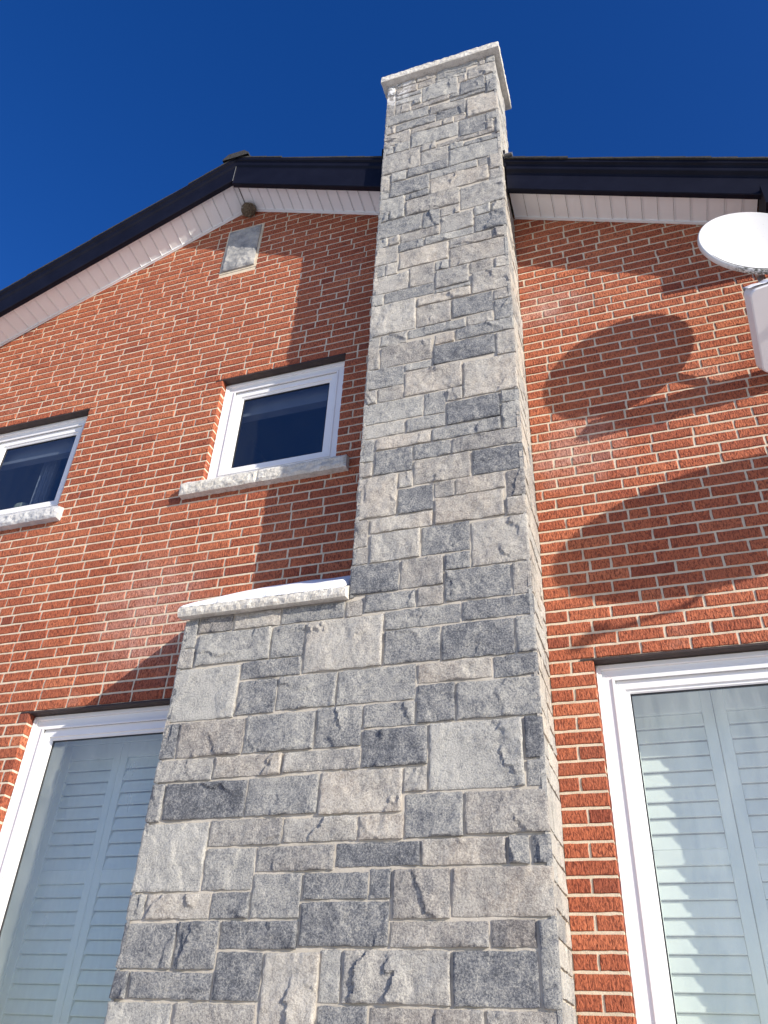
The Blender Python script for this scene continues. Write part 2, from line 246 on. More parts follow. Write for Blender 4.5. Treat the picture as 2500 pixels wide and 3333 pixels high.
# stones of the chimney: x0,x1,z0,z1 (mm) and tone
FRONT="-1091,-935,8302,8363,m;-925,-581,8309,8363,m;-570,-522,8278,8363,l;-511,-444,8278,8365,m;-1343,-1280,8212,8365,d;-1263,-1087,8185,8291,d;-927,-677,8202,8237,m;-666,-444,8107,8267,m;-1343,-1273,7898,8201,m;-1262,-1051,8122,8175,d;-1041,-752,7969,8192,m;-741,-676,8104,8191,t;-730,-536,7903,8093,d;-526,-444,8008,8097,m;-525,-444,7830,7997,d;-1263,-1136,7899,8029,m;-1125,-820,7897,7959,m;-810,-535,7852,7892,d;-681,-444,7553,7820,t;-976,-691,7747,7842,m;-1343,-987,7757,7887,m;-921,-691,7638,7737,d;-538,-444,7445,7543,d;-871,-789,7549,7628,l;-778,-691,7552,7626,t;-1343,-1260,7634,7747,m;-1249,-931,7633,7737,d;-745,-548,7324,7542,d;-477,-444,7243,7435,m;-1343,-1131,7471,7623,m;-1120,-755,7359,7539,l;-915,-487,7266,7312,d;-1343,-1262,7357,7461,l;-1251,-1131,7358,7461,m;-1036,-925,7264,7348,m;-707,-444,7182,7233,d;-1343,-1046,7092,7348,m;-1035,-831,7090,7255,m;-821,-444,6981,7172,m;-1136,-831,6981,7080,d;-1263,-1147,6971,7081,l;-961,-620,6886,6970,m;-609,-542,6885,6971,d;-531,-444,6811,6971,m;-1343,-1274,6888,7081,m;-1263,-972,6784,6961,d;-962,-544,6706,6875,t;-533,-444,6683,6801,m;-1144,-972,6707,6773,d;-1343,-1274,6785,6878,m;-1343,-1155,6625,6774,m;-1139,-754,6518,6696,m;-743,-444,6429,6673,l;-1343,-1266,6519,6614,m;-1256,-1149,6518,6615,l;-883,-754,6412,6507,m;-653,-544,6329,6417,l;-533,-444,6328,6419,m;-1343,-1020,6333,6508,d;-1010,-893,6329,6506,d;-883,-663,6225,6402,m;-652,-444,6149,6318,d;-1167,-893,6234,6319,m;-994,-662,6147,6215,m;-825,-545,6046,6137,m;-535,-444,6045,6138,m;-1343,-1264,6234,6324,l;-1254,-1177,6234,6322,m;-1172,-1005,6138,6223,d;-1343,-1182,6048,6224,m;-1169,-836,5957,6128,t;-822,-444,5857,6035,m;-1343,-1267,5926,6037,m;-1257,-1179,5927,6038,l;-916,-832,5858,5946,l;-692,-544,5748,5846,m;-533,-444,5747,5846,l;-1343,-1099,5753,5916,l;-1089,-926,5751,5947,m;-916,-702,5679,5847,m;-683,-444,5552,5737,m;-1254,-928,5647,5741,d;-1343,-1265,5646,5742,l;-917,-693,5636,5670,m;-1035,-693,5550,5626,t;-551,-444,5457,5542,m;-1343,-1045,5360,5636,L;-1035,-819,5358,5539,m;-809,-562,5375,5540,D;-551,-444,5276,5447,m;-718,-562,5276,5364,m;-1085,-729,5276,5348,m;-1262,-1096,5254,5350,m;-1343,-1273,5183,5350,m;-1343,-1266,5072,5173,m;-789,-444,5178,5266,d;-916,-800,5176,5260,t;-1255,-937,5071,5243,m;-927,-561,5011,5167,D;-551,-444,4987,5167,m;-1343,-1106,4909,5061,d;-1096,-937,5005,5060,m;-1096,-757,4802,4995,t;-747,-444,4708,4977,T;-1258,-1107,4795,4898,m;-1343,-1268,4795,4899,m;-1343,-984,4638,4785,l;-974,-856,4630,4792,m;-845,-758,4705,4791,l;-845,-551,4529,4694,D;-541,-444,4618,4698,d;-541,-444,4433,4608,m;-1343,-1090,4532,4628,l;-1079,-856,4529,4620,d;-927,-551,4434,4519,m;-1253,-937,4434,4519,t;-1343,-1264,4366,4521,m;-1343,-1265,4260,4355,m;-1028,-827,4324,4423,d;-817,-444,4325,4423,m;-1254,-1038,4261,4424,d;-1025,-720,4156,4314,m;-709,-444,4156,4314,D;-1109,-1035,4152,4251,l;-1343,-1120,3983,4250,T;-1109,-921,3981,4141,D;-910,-808,4048,4145,m;-798,-545,4048,4146,t;-535,-444,3987,4146,D;-546,-444,3874,3977,t;-911,-556,3883,4038,t;-1255,-922,3884,3970,t;-1343,-1266,3813,3973,m;-1343,-1261,3708,3804,m;-1251,-986,3708,3874,l;-975,-732,3710,3873,d;-722,-444,3610,3863,L;-855,-732,3610,3700,d;-1343,-1091,3533,3698,D;-1080,-866,3536,3697,m;-855,-543,3436,3600,d;-532,-444,3436,3599,m;-1354,-1268,3419,3505,m;-1258,-1003,3430,3523,d;-993,-866,3430,3526,m;-1150,-784,3324,3419,d;-774,-444,3328,3426,D;-1149,-880,3147,3313,d;-870,-540,3143,3314,D;-529,-444,3144,3318,m;-1554,-1160,3146,3408,L;-1365,-993,2971,3136,m;-982,-647,3041,3132,t;-636,-444,3037,3133,D;-983,-814,2859,3030,D;-803,-444,2860,3026,m;-1229,-994,2854,2961,m;-925,-529,2568,2849,L;-519,-444,2679,2849,D;-519,-444,2566,2669,m;-1227,-935,2679,2844,D;-1032,-936,2569,2669,m;-1409,-1042,2492,2669,t;-1023,-784,2387,2558,m;-773,-444,2392,2555,m;-1222,-1033,2385,2481,t;-1313,-961,2284,2374,D;-951,-616,2281,2377,t;-606,-527,2280,2381,m;-516,-444,2280,2382,D;-1066,-839,2095,2270,m;-828,-444,2100,2270,t;-1070,-693,1999,2085,m;-682,-519,1999,2089,D;-509,-444,1814,2090,d;-1253,-838,1815,1989,m;-827,-520,1814,1988,D;-1139,-719,1701,1804,m;-708,-444,1700,1804,m;-1696,-1364,3421,3505,d;-1963,-1706,3421,3505,t;-2163,-1974,3422,3506,D;-2250,-2173,3347,3505,m;-2250,-2162,3233,3337,m;-2152,-1745,3242,3411,m;-1735,-1565,3241,3410,d;-1879,-1565,3144,3231,d;-2250,-1890,2956,3222,L;-1879,-1679,2965,3133,D;-1669,-1376,2972,3134,m;-2250,-2169,2779,2946,D;-2159,-1820,2778,2946,d;-1809,-1465,2779,2955,m;-1454,-1239,2779,2961,d;-2250,-1952,2668,2768,m;-1941,-1608,2674,2768,t;-1597,-1237,2680,2769,m;-2170,-1764,2498,2657,D;-2250,-2181,2491,2658,d;-1755,-1420,2500,2663,d;-2250,-1921,2203,2481,L;-1910,-1570,2381,2488,m;-1559,-1232,2385,2482,l;-1910,-1680,2207,2370,m;-1669,-1324,2274,2371,d;-1161,-1076,2166,2274,d;-1445,-1171,2166,2263,D;-1670,-1456,2099,2264,m;-2250,-2174,2095,2192,m;-2164,-1862,2098,2193,l;-1852,-1680,2098,2196,D;-1446,-1080,2000,2156,D;-2250,-1997,1918,2084,d;-1987,-1801,1917,2088,D;-1790,-1456,1989,2088,D;-1790,-1593,1813,1979,D;-1582,-1354,1701,1978,L;-1344,-1263,1815,1990,l;-2250,-2182,1810,1908,D;-2171,-1801,1813,1906,d;-2250,-1961,1693,1800,l;-1943,-1599,1698,1803,m;-1344,-1149,1701,1805,d;-1269,-1101,8303,8365,m;-925,-677,8247,8299,d;-1077,-937,8203,8291,m;-1263,-1051,8039,8111,l;-1125,-1051,7971,8029,l;-809,-741,7903,7959,m;-1121,-881,7549,7623,m;-537,-487,7323,7435,m;-821,-717,7183,7255,m;-2250,-1966,1605,1690,d;-1956,-1602,1605,1690,m;-1592,-1400,1605,1690,l;-1390,-1159,1605,1690,m;-1149,-788,1605,1690,d;-778,-587,1605,1690,m;-577,-444,1605,1690,d;-2250,-2066,1510,1595,d;-2056,-1845,1510,1595,t;-1835,-1436,1510,1595,d;-1426,-1271,1510,1595,l;-1261,-1037,1510,1595,D;-1027,-755,1510,1595,m;-745,-546,1510,1595,d;-536,-444,1510,1595,l;-2250,-2118,1415,1500,d;-2108,-1818,1415,1500,d;-1808,-1440,1415,1500,l;-1430,-1246,1415,1500,D;-1236,-938,1415,1500,D;-928,-672,1415,1500,m;-662,-444,1415,1500,m;-2250,-2107,1320,1405,t;-2097,-1688,1320,1405,l;-1678,-1398,1320,1405,D;-1388,-1062,1320,1405,m;-1052,-643,1320,1405,m;-633,-444,1320,1405,m;-2250,-1943,1225,1310,d;-2250,-1943,1130,1215,D;-1933,-1594,1225,1310,l;-1933,-1594,1130,1215,m;-1584,-1201,1225,1310,m;-1584,-1201,1130,1215,t;-1191,-996,1130,1310,l;-986,-615,1225,1310,m;-986,-615,1130,1215,d;-605,-444,1225,1310,t;-605,-444,1130,1215,m;-2250,-1914,1035,1120,d;-1904,-1769,1035,1120,d;-1759,-1539,1035,1120,m;-1529,-1182,1035,1120,D;-1172,-801,1035,1120,l;-791,-444,1035,1120,m;-2250,-1947,940,1025,D;-1937,-1725,940,1025,d;-1715,-1478,940,1025,m;-1468,-1246,940,1025,m;-1236,-1004,940,1025,D;-994,-816,940,1025,d;-806,-444,940,1025,l;-2250,-1997,845,930,m;-1987,-1738,845,930,m;-1728,-1566,845,930,m;-1556,-1411,845,930,m;-1401,-1104,845,930,m;-1094,-794,845,930,l;-784,-444,845,930,m;-2250,-1841,750,835,m;-1831,-1467,750,835,d;-1457,-1110,750,835,D;-1100,-788,750,835,m;-778,-444,750,835,m;-2250,-2005,655,740,m;-1995,-1804,655,740,D;-1794,-1594,655,740,D;-1584,-1221,655,740,D;-1211,-1029,655,740,m;-1019,-818,655,740,m;-808,-530,655,740,m;-520,-444,655,740,d;-2250,-2029,560,645,d;-2019,-1731,560,645,l;-1721,-1478,560,645,t;-1468,-1155,560,645,t;-1145,-806,560,645,D;-796,-558,560,645,D;-548,-444,560,645,l;-2250,-2026,465,550,t;-2016,-1754,465,550,t;-1744,-1526,465,550,D;-1516,-1238,465,550,t;-1228,-873,465,550,d;-863,-639,465,550,D;-629,-444,465,550,m;-2250,-1851,370,455,t;-1841,-1657,370,455,D;-1647,-1265,370,455,m;-1255,-911,370,455,d;-901,-584,370,455,m;-574,-444,370,455,t;-2250,-1990,180,360,D;-1980,-1590,275,360,m;-1980,-1590,180,265,m;-1580,-1192,275,360,d;-1580,-1192,180,265,m;-1182,-941,180,360,D;-931,-555,180,360,m;-545,-444,180,360,l;-2250,-1864,85,170,D;-1854,-1716,85,170,m;-1706,-1382,85,170,m;-1372,-1105,85,170,d;-1095,-794,85,170,m;-784,-643,85,170,m;-633,-444,85,170,l;-2250,-2037,0,75,d;-2027,-1665,0,75,m;-1655,-1256,0,75,D;-1246,-1010,0,75,d;-1000,-761,0,75,D;-751,-444,0,75,D"
RIGHT="-387,-282,6505,6590,l;-272,0,6505,6590,d;-387,-97,6315,6495,t;-87,0,6410,6495,m;-87,0,6315,6400,t;-387,-111,6220,6305,D;-101,0,6220,6305,l;-387,-223,6125,6210,m;-213,-87,6125,6210,m;-77,0,6125,6210,d;-387,-189,6030,6115,m;-179,0,6030,6115,m;-387,-235,5840,6020,D;-225,0,5840,6020,l;-387,-193,5745,5830,D;-183,0,5745,5830,d;-387,-144,5650,5735,t;-134,0,5650,5735,m;-387,-115,5460,5640,D;-105,0,5460,5640,l;-387,-174,5365,5450,D;-164,0,5365,5450,d;-387,-225,5175,5355,m;-215,0,5175,5355,t;-387,-261,4985,5165,d;-251,-122,4985,5165,t;-112,0,5080,5165,D;-112,0,4985,5070,t;-387,-231,4890,4975,d;-221,0,4890,4975,d;-387,-176,4795,4880,l;-166,0,4795,4880,m;-387,-136,4700,4785,m;-126,0,4700,4785,l;-387,-165,4605,4690,m;-155,0,4605,4690,m;-387,-167,4510,4595,t;-157,0,4510,4595,m;-387,-140,4320,4500,t;-130,0,4320,4500,D;-387,-253,4225,4310,t;-387,-253,4130,4215,d;-243,0,4130,4310,D;-387,-196,4035,4120,d;-186,0,4035,4120,D;-387,-294,3940,4025,l;-387,-294,3845,3930,D;-284,0,3845,4025,d;-387,-107,3750,3835,l;-97,0,3750,3835,l;-387,-205,3655,3740,t;-195,0,3655,3740,l;-387,-115,3560,3645,d;-105,0,3560,3645,t;-387,-118,3465,3550,m;-108,0,3465,3550,m;-387,-237,3370,3455,m;-227,-104,3370,3455,l;-94,0,3370,3455,l;-387,-105,3275,3360,l;-387,-105,3180,3265,m;-95,0,3275,3360,m;-95,0,3180,3265,d;-387,-273,3085,3170,m;-263,0,3085,3170,t;-387,-175,2990,3075,t;-165,0,2990,3075,t;-387,-166,2895,2980,m;-156,0,2895,2980,t;-387,-185,2800,2885,t;-175,-84,2800,2885,l;-74,0,2800,2885,D;-387,-254,2705,2790,d;-244,0,2705,2790,m;-387,-263,2610,2695,d;-253,0,2610,2695,l;-387,-236,2420,2600,m;-226,0,2420,2600,m;-387,-122,2325,2410,m;-112,0,2325,2410,m;-387,-266,2230,2315,l;-256,0,2230,2315,m;-387,-186,2135,2220,D;-176,0,2135,2220,l;-387,-120,2040,2125,D;-110,0,2040,2125,t;-387,-110,1945,2030,m;-387,-110,1850,1935,l;-100,0,1945,2030,l;-100,0,1850,1935,d;-387,-111,1755,1840,D;-101,0,1755,1840,m;-387,-255,1565,1745,t;-245,0,1565,1745,D;-387,-130,1375,1555,m;-120,0,1375,1555,m;-387,-102,1280,1365,d;-387,-102,1185,1270,l;-92,0,1185,1365,m;-387,-154,1090,1175,D;-144,0,1090,1175,l;-387,-247,995,1080,m;-387,-247,900,985,d;-237,0,900,1080,t;-387,-274,805,890,l;-264,0,805,890,m;-387,-172,710,795,l;-162,0,710,795,t;-387,-295,615,700,t;-285,-166,615,700,d;-156,0,615,700,t;-387,-228,425,605,D;-218,0,425,605,m;-387,-198,330,415,m;-188,0,330,415,l;-387,-185,235,320,d;-175,0,235,320,t;-387,-210,140,225,m;-387,-210,45,130,D;-200,0,45,225,d;-387,-146,8270,8355,D;-136,45,8270,8355,D;-387,-147,8175,8260,m;-137,45,8175,8260,l;-387,-291,8080,8165,d;-281,-69,8080,8165,t;-59,45,8080,8165,m;-387,-145,7985,8070,m;-387,-145,7890,7975,l;-135,45,7985,8070,d;-135,45,7890,7975,t;-387,-119,7795,7880,D;-109,45,7795,7880,t;-387,-295,7700,7785,l;-285,45,7700,7785,m;-387,-248,7605,7690,m;-238,-125,7605,7690,d;-115,45,7605,7690,l;-387,-165,7415,7595,m;-155,45,7415,7595,t;-387,-292,7225,7405,m;-282,-56,7320,7405,l;-282,-56,7225,7310,d;-46,45,7225,7405,l;-387,-100,7130,7215,m;-90,45,7130,7215,m;-387,-106,7035,7120,m;-96,45,7035,7120,m;-387,-116,6845,7025,t;-106,45,6845,7025,m;-387,-219,6750,6835,l;-209,45,6750,6835,l;-387,-225,6655,6740,t;-215,-43,6655,6740,m;-33,45,6655,6740,m;-387,-266,6600,6645,m;-256,-107,6600,6645,d;-97,45,6600,6645,m"
LEFTU="-387,-162,8270,8355,l;-387,-162,8175,8260,t;-152,-39,8270,8355,d;-152,-39,8175,8260,m;-29,45,8270,8355,m;-29,45,8175,8260,m;-387,-238,8080,8165,t;-228,45,8080,8165,l;-387,-109,7985,8070,d;-99,45,7985,8070,D;-387,-269,7890,7975,D;-259,-46,7890,7975,d;-36,45,7890,7975,D;-387,-270,7795,7880,t;-387,-270,7700,7785,t;-260,-86,7795,7880,d;-260,-86,7700,7785,l;-76,45,7700,7880,D;-387,-102,7605,7690,l;-92,45,7605,7690,l;-387,-177,7510,7595,l;-167,-73,7510,7595,t;-63,45,7510,7595,D;-387,-137,7415,7500,m;-127,45,7415,7500,m;-387,-176,7320,7405,m;-166,45,7320,7405,d;-387,-170,7225,7310,d;-387,-170,7130,7215,t;-160,45,7130,7310,l;-387,-245,7035,7120,d;-235,45,7035,7120,m;-387,-267,6845,7025,m;-257,-68,6845,7025,m;-58,45,6845,7025,m;-387,-187,6750,6835,m;-177,45,6750,6835,m;-387,-133,6560,6740,m;-123,45,6655,6740,l;-123,45,6560,6645,m;-387,-262,6370,6550,d;-252,-67,6370,6550,m;-57,45,6370,6550,l;-387,-146,6275,6360,m;-387,-146,6180,6265,d;-136,45,6275,6360,d;-136,45,6180,6265,l;-387,-126,5990,6170,m;-116,45,5990,6170,D;-387,-240,5895,5980,t;-230,45,5895,5980,m;-387,-154,5800,5885,t;-144,45,5800,5885,m;-387,-119,5705,5790,d;-109,45,5705,5790,l;-387,-284,5610,5695,l;-274,-56,5610,5695,t;-46,45,5610,5695,m;-387,-159,5515,5600,m;-387,-159,5420,5505,m;-149,45,5420,5600,m;-387,-232,5325,5410,d;-387,-232,5230,5315,m;-222,45,5325,5410,t;-222,45,5230,5315,l;-387,-177,5135,5220,m;-167,-45,5135,5220,d;-35,45,5135,5220,D;-387,-178,5040,5125,m;-168,45,5040,5125,l;-387,-247,4945,5030,l;-237,-57,4945,5030,D;-47,45,4945,5030,l;-387,-292,4755,4935,m;-282,-140,4755,4935,l;-130,45,4755,4935,D;-387,-265,4660,4745,m;-255,-101,4660,4745,d;-91,45,4660,4745,t;-387,-190,4565,4650,l;-180,45,4565,4650,d;-387,-264,4470,4555,m;-387,-264,4375,4460,d;-254,-36,4470,4555,D;-254,-36,4375,4460,m;-26,45,4470,4555,l;-26,45,4375,4460,m;-387,-124,4280,4365,m;-114,45,4280,4365,t;-387,-261,4090,4270,d;-251,45,4185,4270,m;-251,45,4090,4175,t;-387,-107,3995,4080,D;-97,45,3995,4080,m;-387,-139,3900,3985,m;-129,45,3900,3985,D;-387,-219,3805,3890,m;-209,45,3805,3890,t;-387,-185,3710,3795,d;-175,45,3710,3795,d;-387,-270,3615,3700,m;-387,-270,3520,3605,D;-260,-56,3520,3700,l;-46,45,3520,3700,D"
LEFTL="-387,-280,3355,3440,D;-270,0,3355,3440,m;-387,-240,3260,3345,m;-230,-114,3260,3345,D;-104,0,3260,3345,D;-387,-217,3165,3250,d;-207,0,3165,3250,D;-387,-276,2975,3155,D;-266,0,2975,3155,t;-387,-210,2880,2965,t;-200,0,2880,2965,m;-387,-126,2785,2870,D;-387,-126,2690,2775,d;-116,0,2690,2870,l;-387,-134,2500,2680,l;-124,0,2500,2680,l;-387,-112,2405,2490,D;-102,0,2405,2490,t;-387,-198,2310,2395,m;-188,0,2310,2395,D;-387,-203,2215,2300,t;-193,0,2215,2300,m;-387,-230,2120,2205,m;-220,0,2120,2205,t;-387,-114,1930,2110,D;-104,0,1930,2110,D;-387,-149,1835,1920,d;-139,0,1835,1920,m;-387,-138,1645,1825,l;-128,0,1740,1825,t;-128,0,1645,1730,l;-387,-128,1550,1635,D;-118,0,1550,1635,l;-387,-271,1455,1540,m;-261,0,1455,1540,d;-387,-234,1360,1445,d;-224,0,1360,1445,l;-387,-242,1265,1350,m;-232,0,1265,1350,m;-387,-275,1170,1255,t;-265,0,1170,1255,m;-387,-137,1075,1160,m;-127,0,1075,1160,m;-387,-258,980,1065,m;-248,0,980,1065,m;-387,-106,885,970,l;-96,0,885,970,d;-387,-182,790,875,l;-172,0,790,875,d;-387,-170,695,780,d;-387,-170,600,685,d;-160,0,600,780,d;-387,-286,410,590,m;-276,-144,505,590,D;-276,-144,410,495,t;-134,0,505,590,t;-134,0,410,495,t;-387,-128,315,400,t;-118,0,315,400,D;-387,-150,125,305,D;-140,0,220,305,m;-140,0,125,210,m;-387,-171,30,115,l;-161,0,30,115,l"
# ------------------------------------------------------------------ layout of the wall (metres)
Z0 = 1.6
APX = -2.74; APZ = 6.255+Z0
def eave(x): return APZ-(.480 if x > APX else .4915)*abs(x-APX)                # line of the fascia
def eave_wall(x): return 6.185+Z0-(.4566 if x > APX else .452)*abs(x-APX)      # line where the soffit meets the brick
SL = .452
EAVEX = 1.05; WL, WR = -6.45, 3.2
COURSE = .068; ZH = 1.655+Z0            # a bed joint runs over the lower window heads
UPZ0, UPZ1 = 3.185+Z0, ZH+36*COURSE
WIN = dict(near=(-2.620, -1.670, UPZ0, UPZ1), far=(-4.720, -3.770, UPZ0, UPZ1), low=(-3.459, -2.40, .95, ZH), right=(-.239, .72, .95, ZH))
house = empty('brick_house'); tag(house, 'red brick house gable with stone chimney, white windows and black trimmed eaves', 'house')
# ---- bricks
def brick_mesh():
    mb = MB()
    holes = [(*w, .1) for w in WIN.values()]+[(-2.885, -2.545, 5.36+Z0, 5.93+Z0, .02), (-1.335, -.446, 0, 9, .02), (-2.243, -1.335, 0, 3.62, .02)]
    k = 0; z = ZH
    while z > .02: z -= COURSE; k -= 1
    row = k; rnd = random.Random(5)
    while z < APZ:
        zc0, zc1 = z+.0060, z+COURSE-.0060; zm = (zc0+zc1)/2
        lim = [WL, WR]
        cuts = sorted([(h[0], h[1], h[4]) for h in holes if h[2]-.02 < zm < h[3]+.02 or (h[2] < zm < h[3])])
        spans = []; a = WL; adeep = False
        for c0, c1, dp in cuts:
            if c0 > a: spans.append((a, c0, adeep, dp > .05))
            a = max(a, c1); adeep = dp > .05
        if a < WR: spans.append((a, WR, adeep, False))
        off = (row % 2)*.5+rnd.uniform(-.10, .10); P = .213
        for (s0, s1, dl, dr) in spans:
            xs = [s0]; narrow = s1-s0 < .24
            if narrow:
                if row % 2: xs.append((s0+s1)/2+rnd.uniform(-.01, .01))
            else:
                n0 = math.floor((s0-off*P)/P)+1; x = (n0+off)*P
                while x < s1-.035:
                    if x > s0+.035: xs.append(x+rnd.uniform(-.006, .006))
                    if rnd.random() < .055 and x+P*.5 < s1-.05: xs.append(x+P*.5)
                    x += P*(1 if rnd.random() > .04 else .5) if rnd.random() > .05 else P
            xs.append(s1); xs = sorted(xs)
            for i in range(len(xs)-1):
                x0 = xs[i]+(0 if i == 0 else .0055); x1 = xs[i+1]-(0 if i == len(xs)-2 else .0055)
                if x1-x0 < .02: continue
                if APZ-SL*min(abs(x0-APX), abs(x1-APX)) < zc0-.02: continue
                if x0 > EAVEX+.3 and zc0 > 4.6+Z0: continue
                if x1 < -6.3 and zc0 > 4.6+Z0: continue
                half = x1-x0 < .12
                tone = min(1, max(0, rnd.gauss(.57, .14)-(.24 if (rnd.random() < (.45 if half else .04)) else 0)))
                add_brick(mb, x0, x1, zc0, zc1, rnd, tone, .1 if (i == 0 and dl) or (i == len(xs)-2 and dr) else .016)
        z += COURSE; row += 1
    return mb
def add_brick(mb, x0, x1, z0, z1, rnd, tone, depth):
    nx = max(2, int((x1-x0)/.024)); nzz = 2; y = rnd.uniform(-.0018, .0012); tl = rnd.uniform(-.0012, .0012); e = .0035
    seed = rnd.random()*50
    def ring(ins, yy):
        pts = []
        for i in range(nx+1): pts.append([x0+ins+(x1-x0-2*ins)*i/nx, z0+ins])
        for j in range(1, nzz+1): pts.append([x1-ins, z0+ins+(z1-z0-2*ins)*j/nzz])
        for i in range(nx-1, -1, -1): pts.append([x0+ins+(x1-x0-2*ins)*i/nx, z1-ins])
        for j in range(nzz-1, 0, -1): pts.append([x0+ins, z0+ins+(z1-z0-2*ins)*j/nzz])
        return pts
    r0 = ring(0, 0); n = len(r0); off = []
    for i, (px, pz) in enumerate(r0):
        off.append((nz(px*45, pz*45, seed)*.0042, nz(px*45+7, pz*45, seed)*.0026))
    vs = []
    for (px, pz), (ox, oz) in zip(ring(0, 0), off): vs.append((px+ox*.6, depth, pz+oz*.6))
    for (px, pz), (ox, oz) in zip(ring(0, 0), off): vs.append((px+ox, y+.0035, pz+oz))
    for (px, pz), (ox, oz) in zip(ring(e, 0), off): vs.append((px+ox, y+tl*(px-x0)/(x1-x0), pz+oz))
    fs = []
    for i in range(n):
        j = (i+1) % n
        fs.append((i, j, n+j, n+i)); fs.append((n+i, n+j, 2*n+j, 2*n+i))
    # front: middle row of vertices
    mid = []
    for i in range(1, nx):
        px = x0+e+(x1-x0-2*e)*i/nx; mid.append(len(vs)); vs.append((px, y+rnd.uniform(-.0012, .0012), (z0+z1)/2))
    B = [2*n+i for i in range(nx+1)]; Rm = 2*n+nx+1; T = [2*n+nx+2+(nx-i) for i in range(nx+1)]; Lm = 2*n+n-1
    mrow = [Lm]+mid+[Rm]
    for i in range(nx):
        fs.append((B[i], B[i+1], mrow[i+1], mrow[i])); fs.append((mrow[i], mrow[i+1], T[i+1], T[i]))
    mb.add(vs, fs, 0, tone)
mb = brick_mesh()
# ---- mortar body of the wall, with the window openings
def wall_body(mb):
    ops = [(w[0]-.0015, w[1]+.0015, w[2]-.004, w[3]+.004) for w in WIN.values()]
    xs = sorted({WL+.003, WR-.003, *[o[0] for o in ops], *[o[1] for o in ops], APX, EAVEX+.3, -6.3})
    y0, y1 = .0045, .12
    for xa, xb in zip(xs, xs[1:]):
        o = [q for q in ops if q[0] <= xa+1e-6 and q[1] >= xb-1e-6]
        o.sort(key=lambda q: q[2]); z = 0.0
        def top(x): return min(APZ-SL*abs(x-APX)+.05, 99) if -6.3 <= (xa+xb)/2 <= EAVEX+.3 else 4.62+Z0
        for q in o:
            mb.box(xa, xb, y0, y1, z, q[2], 1); z = q[3]
        mb.prism([(xa, z), (xb, z), (xb, top(xb)), (xa, top(xa))], 1, y0, y1, 1) if True else None
wall_body(mb)
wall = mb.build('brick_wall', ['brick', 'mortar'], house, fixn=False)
# ---- gable date stone
mb = MB()
def rock(mb, x0, x1, y0, y1, z0, z1, amp=.006, cell=.012, mi=0, edge=.006, seed=0, flat=0.0):
    """block whose front (at y0) is rock faced"""
    nx = max(2, int((x1-x0)/cell)); nn = max(2, int((z1-z0)/cell)); vs = []; fs = []
    for j in range(nn+1):
        for i in range(nx+1):
            x = x0+(x1-x0)*i/nx; z = z0+(z1-z0)*j/nn
            d = min(x-x0, x1-x, z-z0, z1-z); e = min(1, d/.018)
            h = amp*(noise.fractal(Vector((x*22+seed, 3.1, z*26)), 1.0, 2.1, 4))*e
            h += amp*.8*e if d > flat else 0
            bx = x+(.003*nz(x*40, z*40, seed) if i in (0, nx) else 0); bz = z+(.004*nz(x*40, z*40, seed+5) if j in (0, nn) else 0)
            vs.append((bx, y0+edge*(1-e)-h, bz))
    for j in range(nn):
        for i in range(nx): a = j*(nx+1)+i; fs.append((a, a+1, a+nx+2, a+nx+1))
    ring = [i for i in range(nx+1)]+[j*(nx+1)+nx for j in range(1, nn+1)]+[nn*(nx+1)+i for i in range(nx-1, -1, -1)]+[j*(nx+1) for j in range(nn-1, 0, -1)]
    o = len(vs)
    for i in ring: vs.append((vs[i][0], y1, vs[i][2]))
    n = len(ring)
    for i in range(n): fs.append((ring[i], o+i, o+(i+1) % n, ring[(i+1) % n]))
    fs.append(tuple(o+i for i in range(n)))
    mb.add(vs, fs, mi)
rock(mb, -2.862, -2.566, -.016, .004, 5.385+Z0, 5.905+Z0, .007, .011, 0, .004, 3)
mb.box(-2.884, -2.546, .0, .004, 5.362+Z0, 5.928+Z0, 1)
mb.build('date_stone', ['weathered', 'mortar'], house)
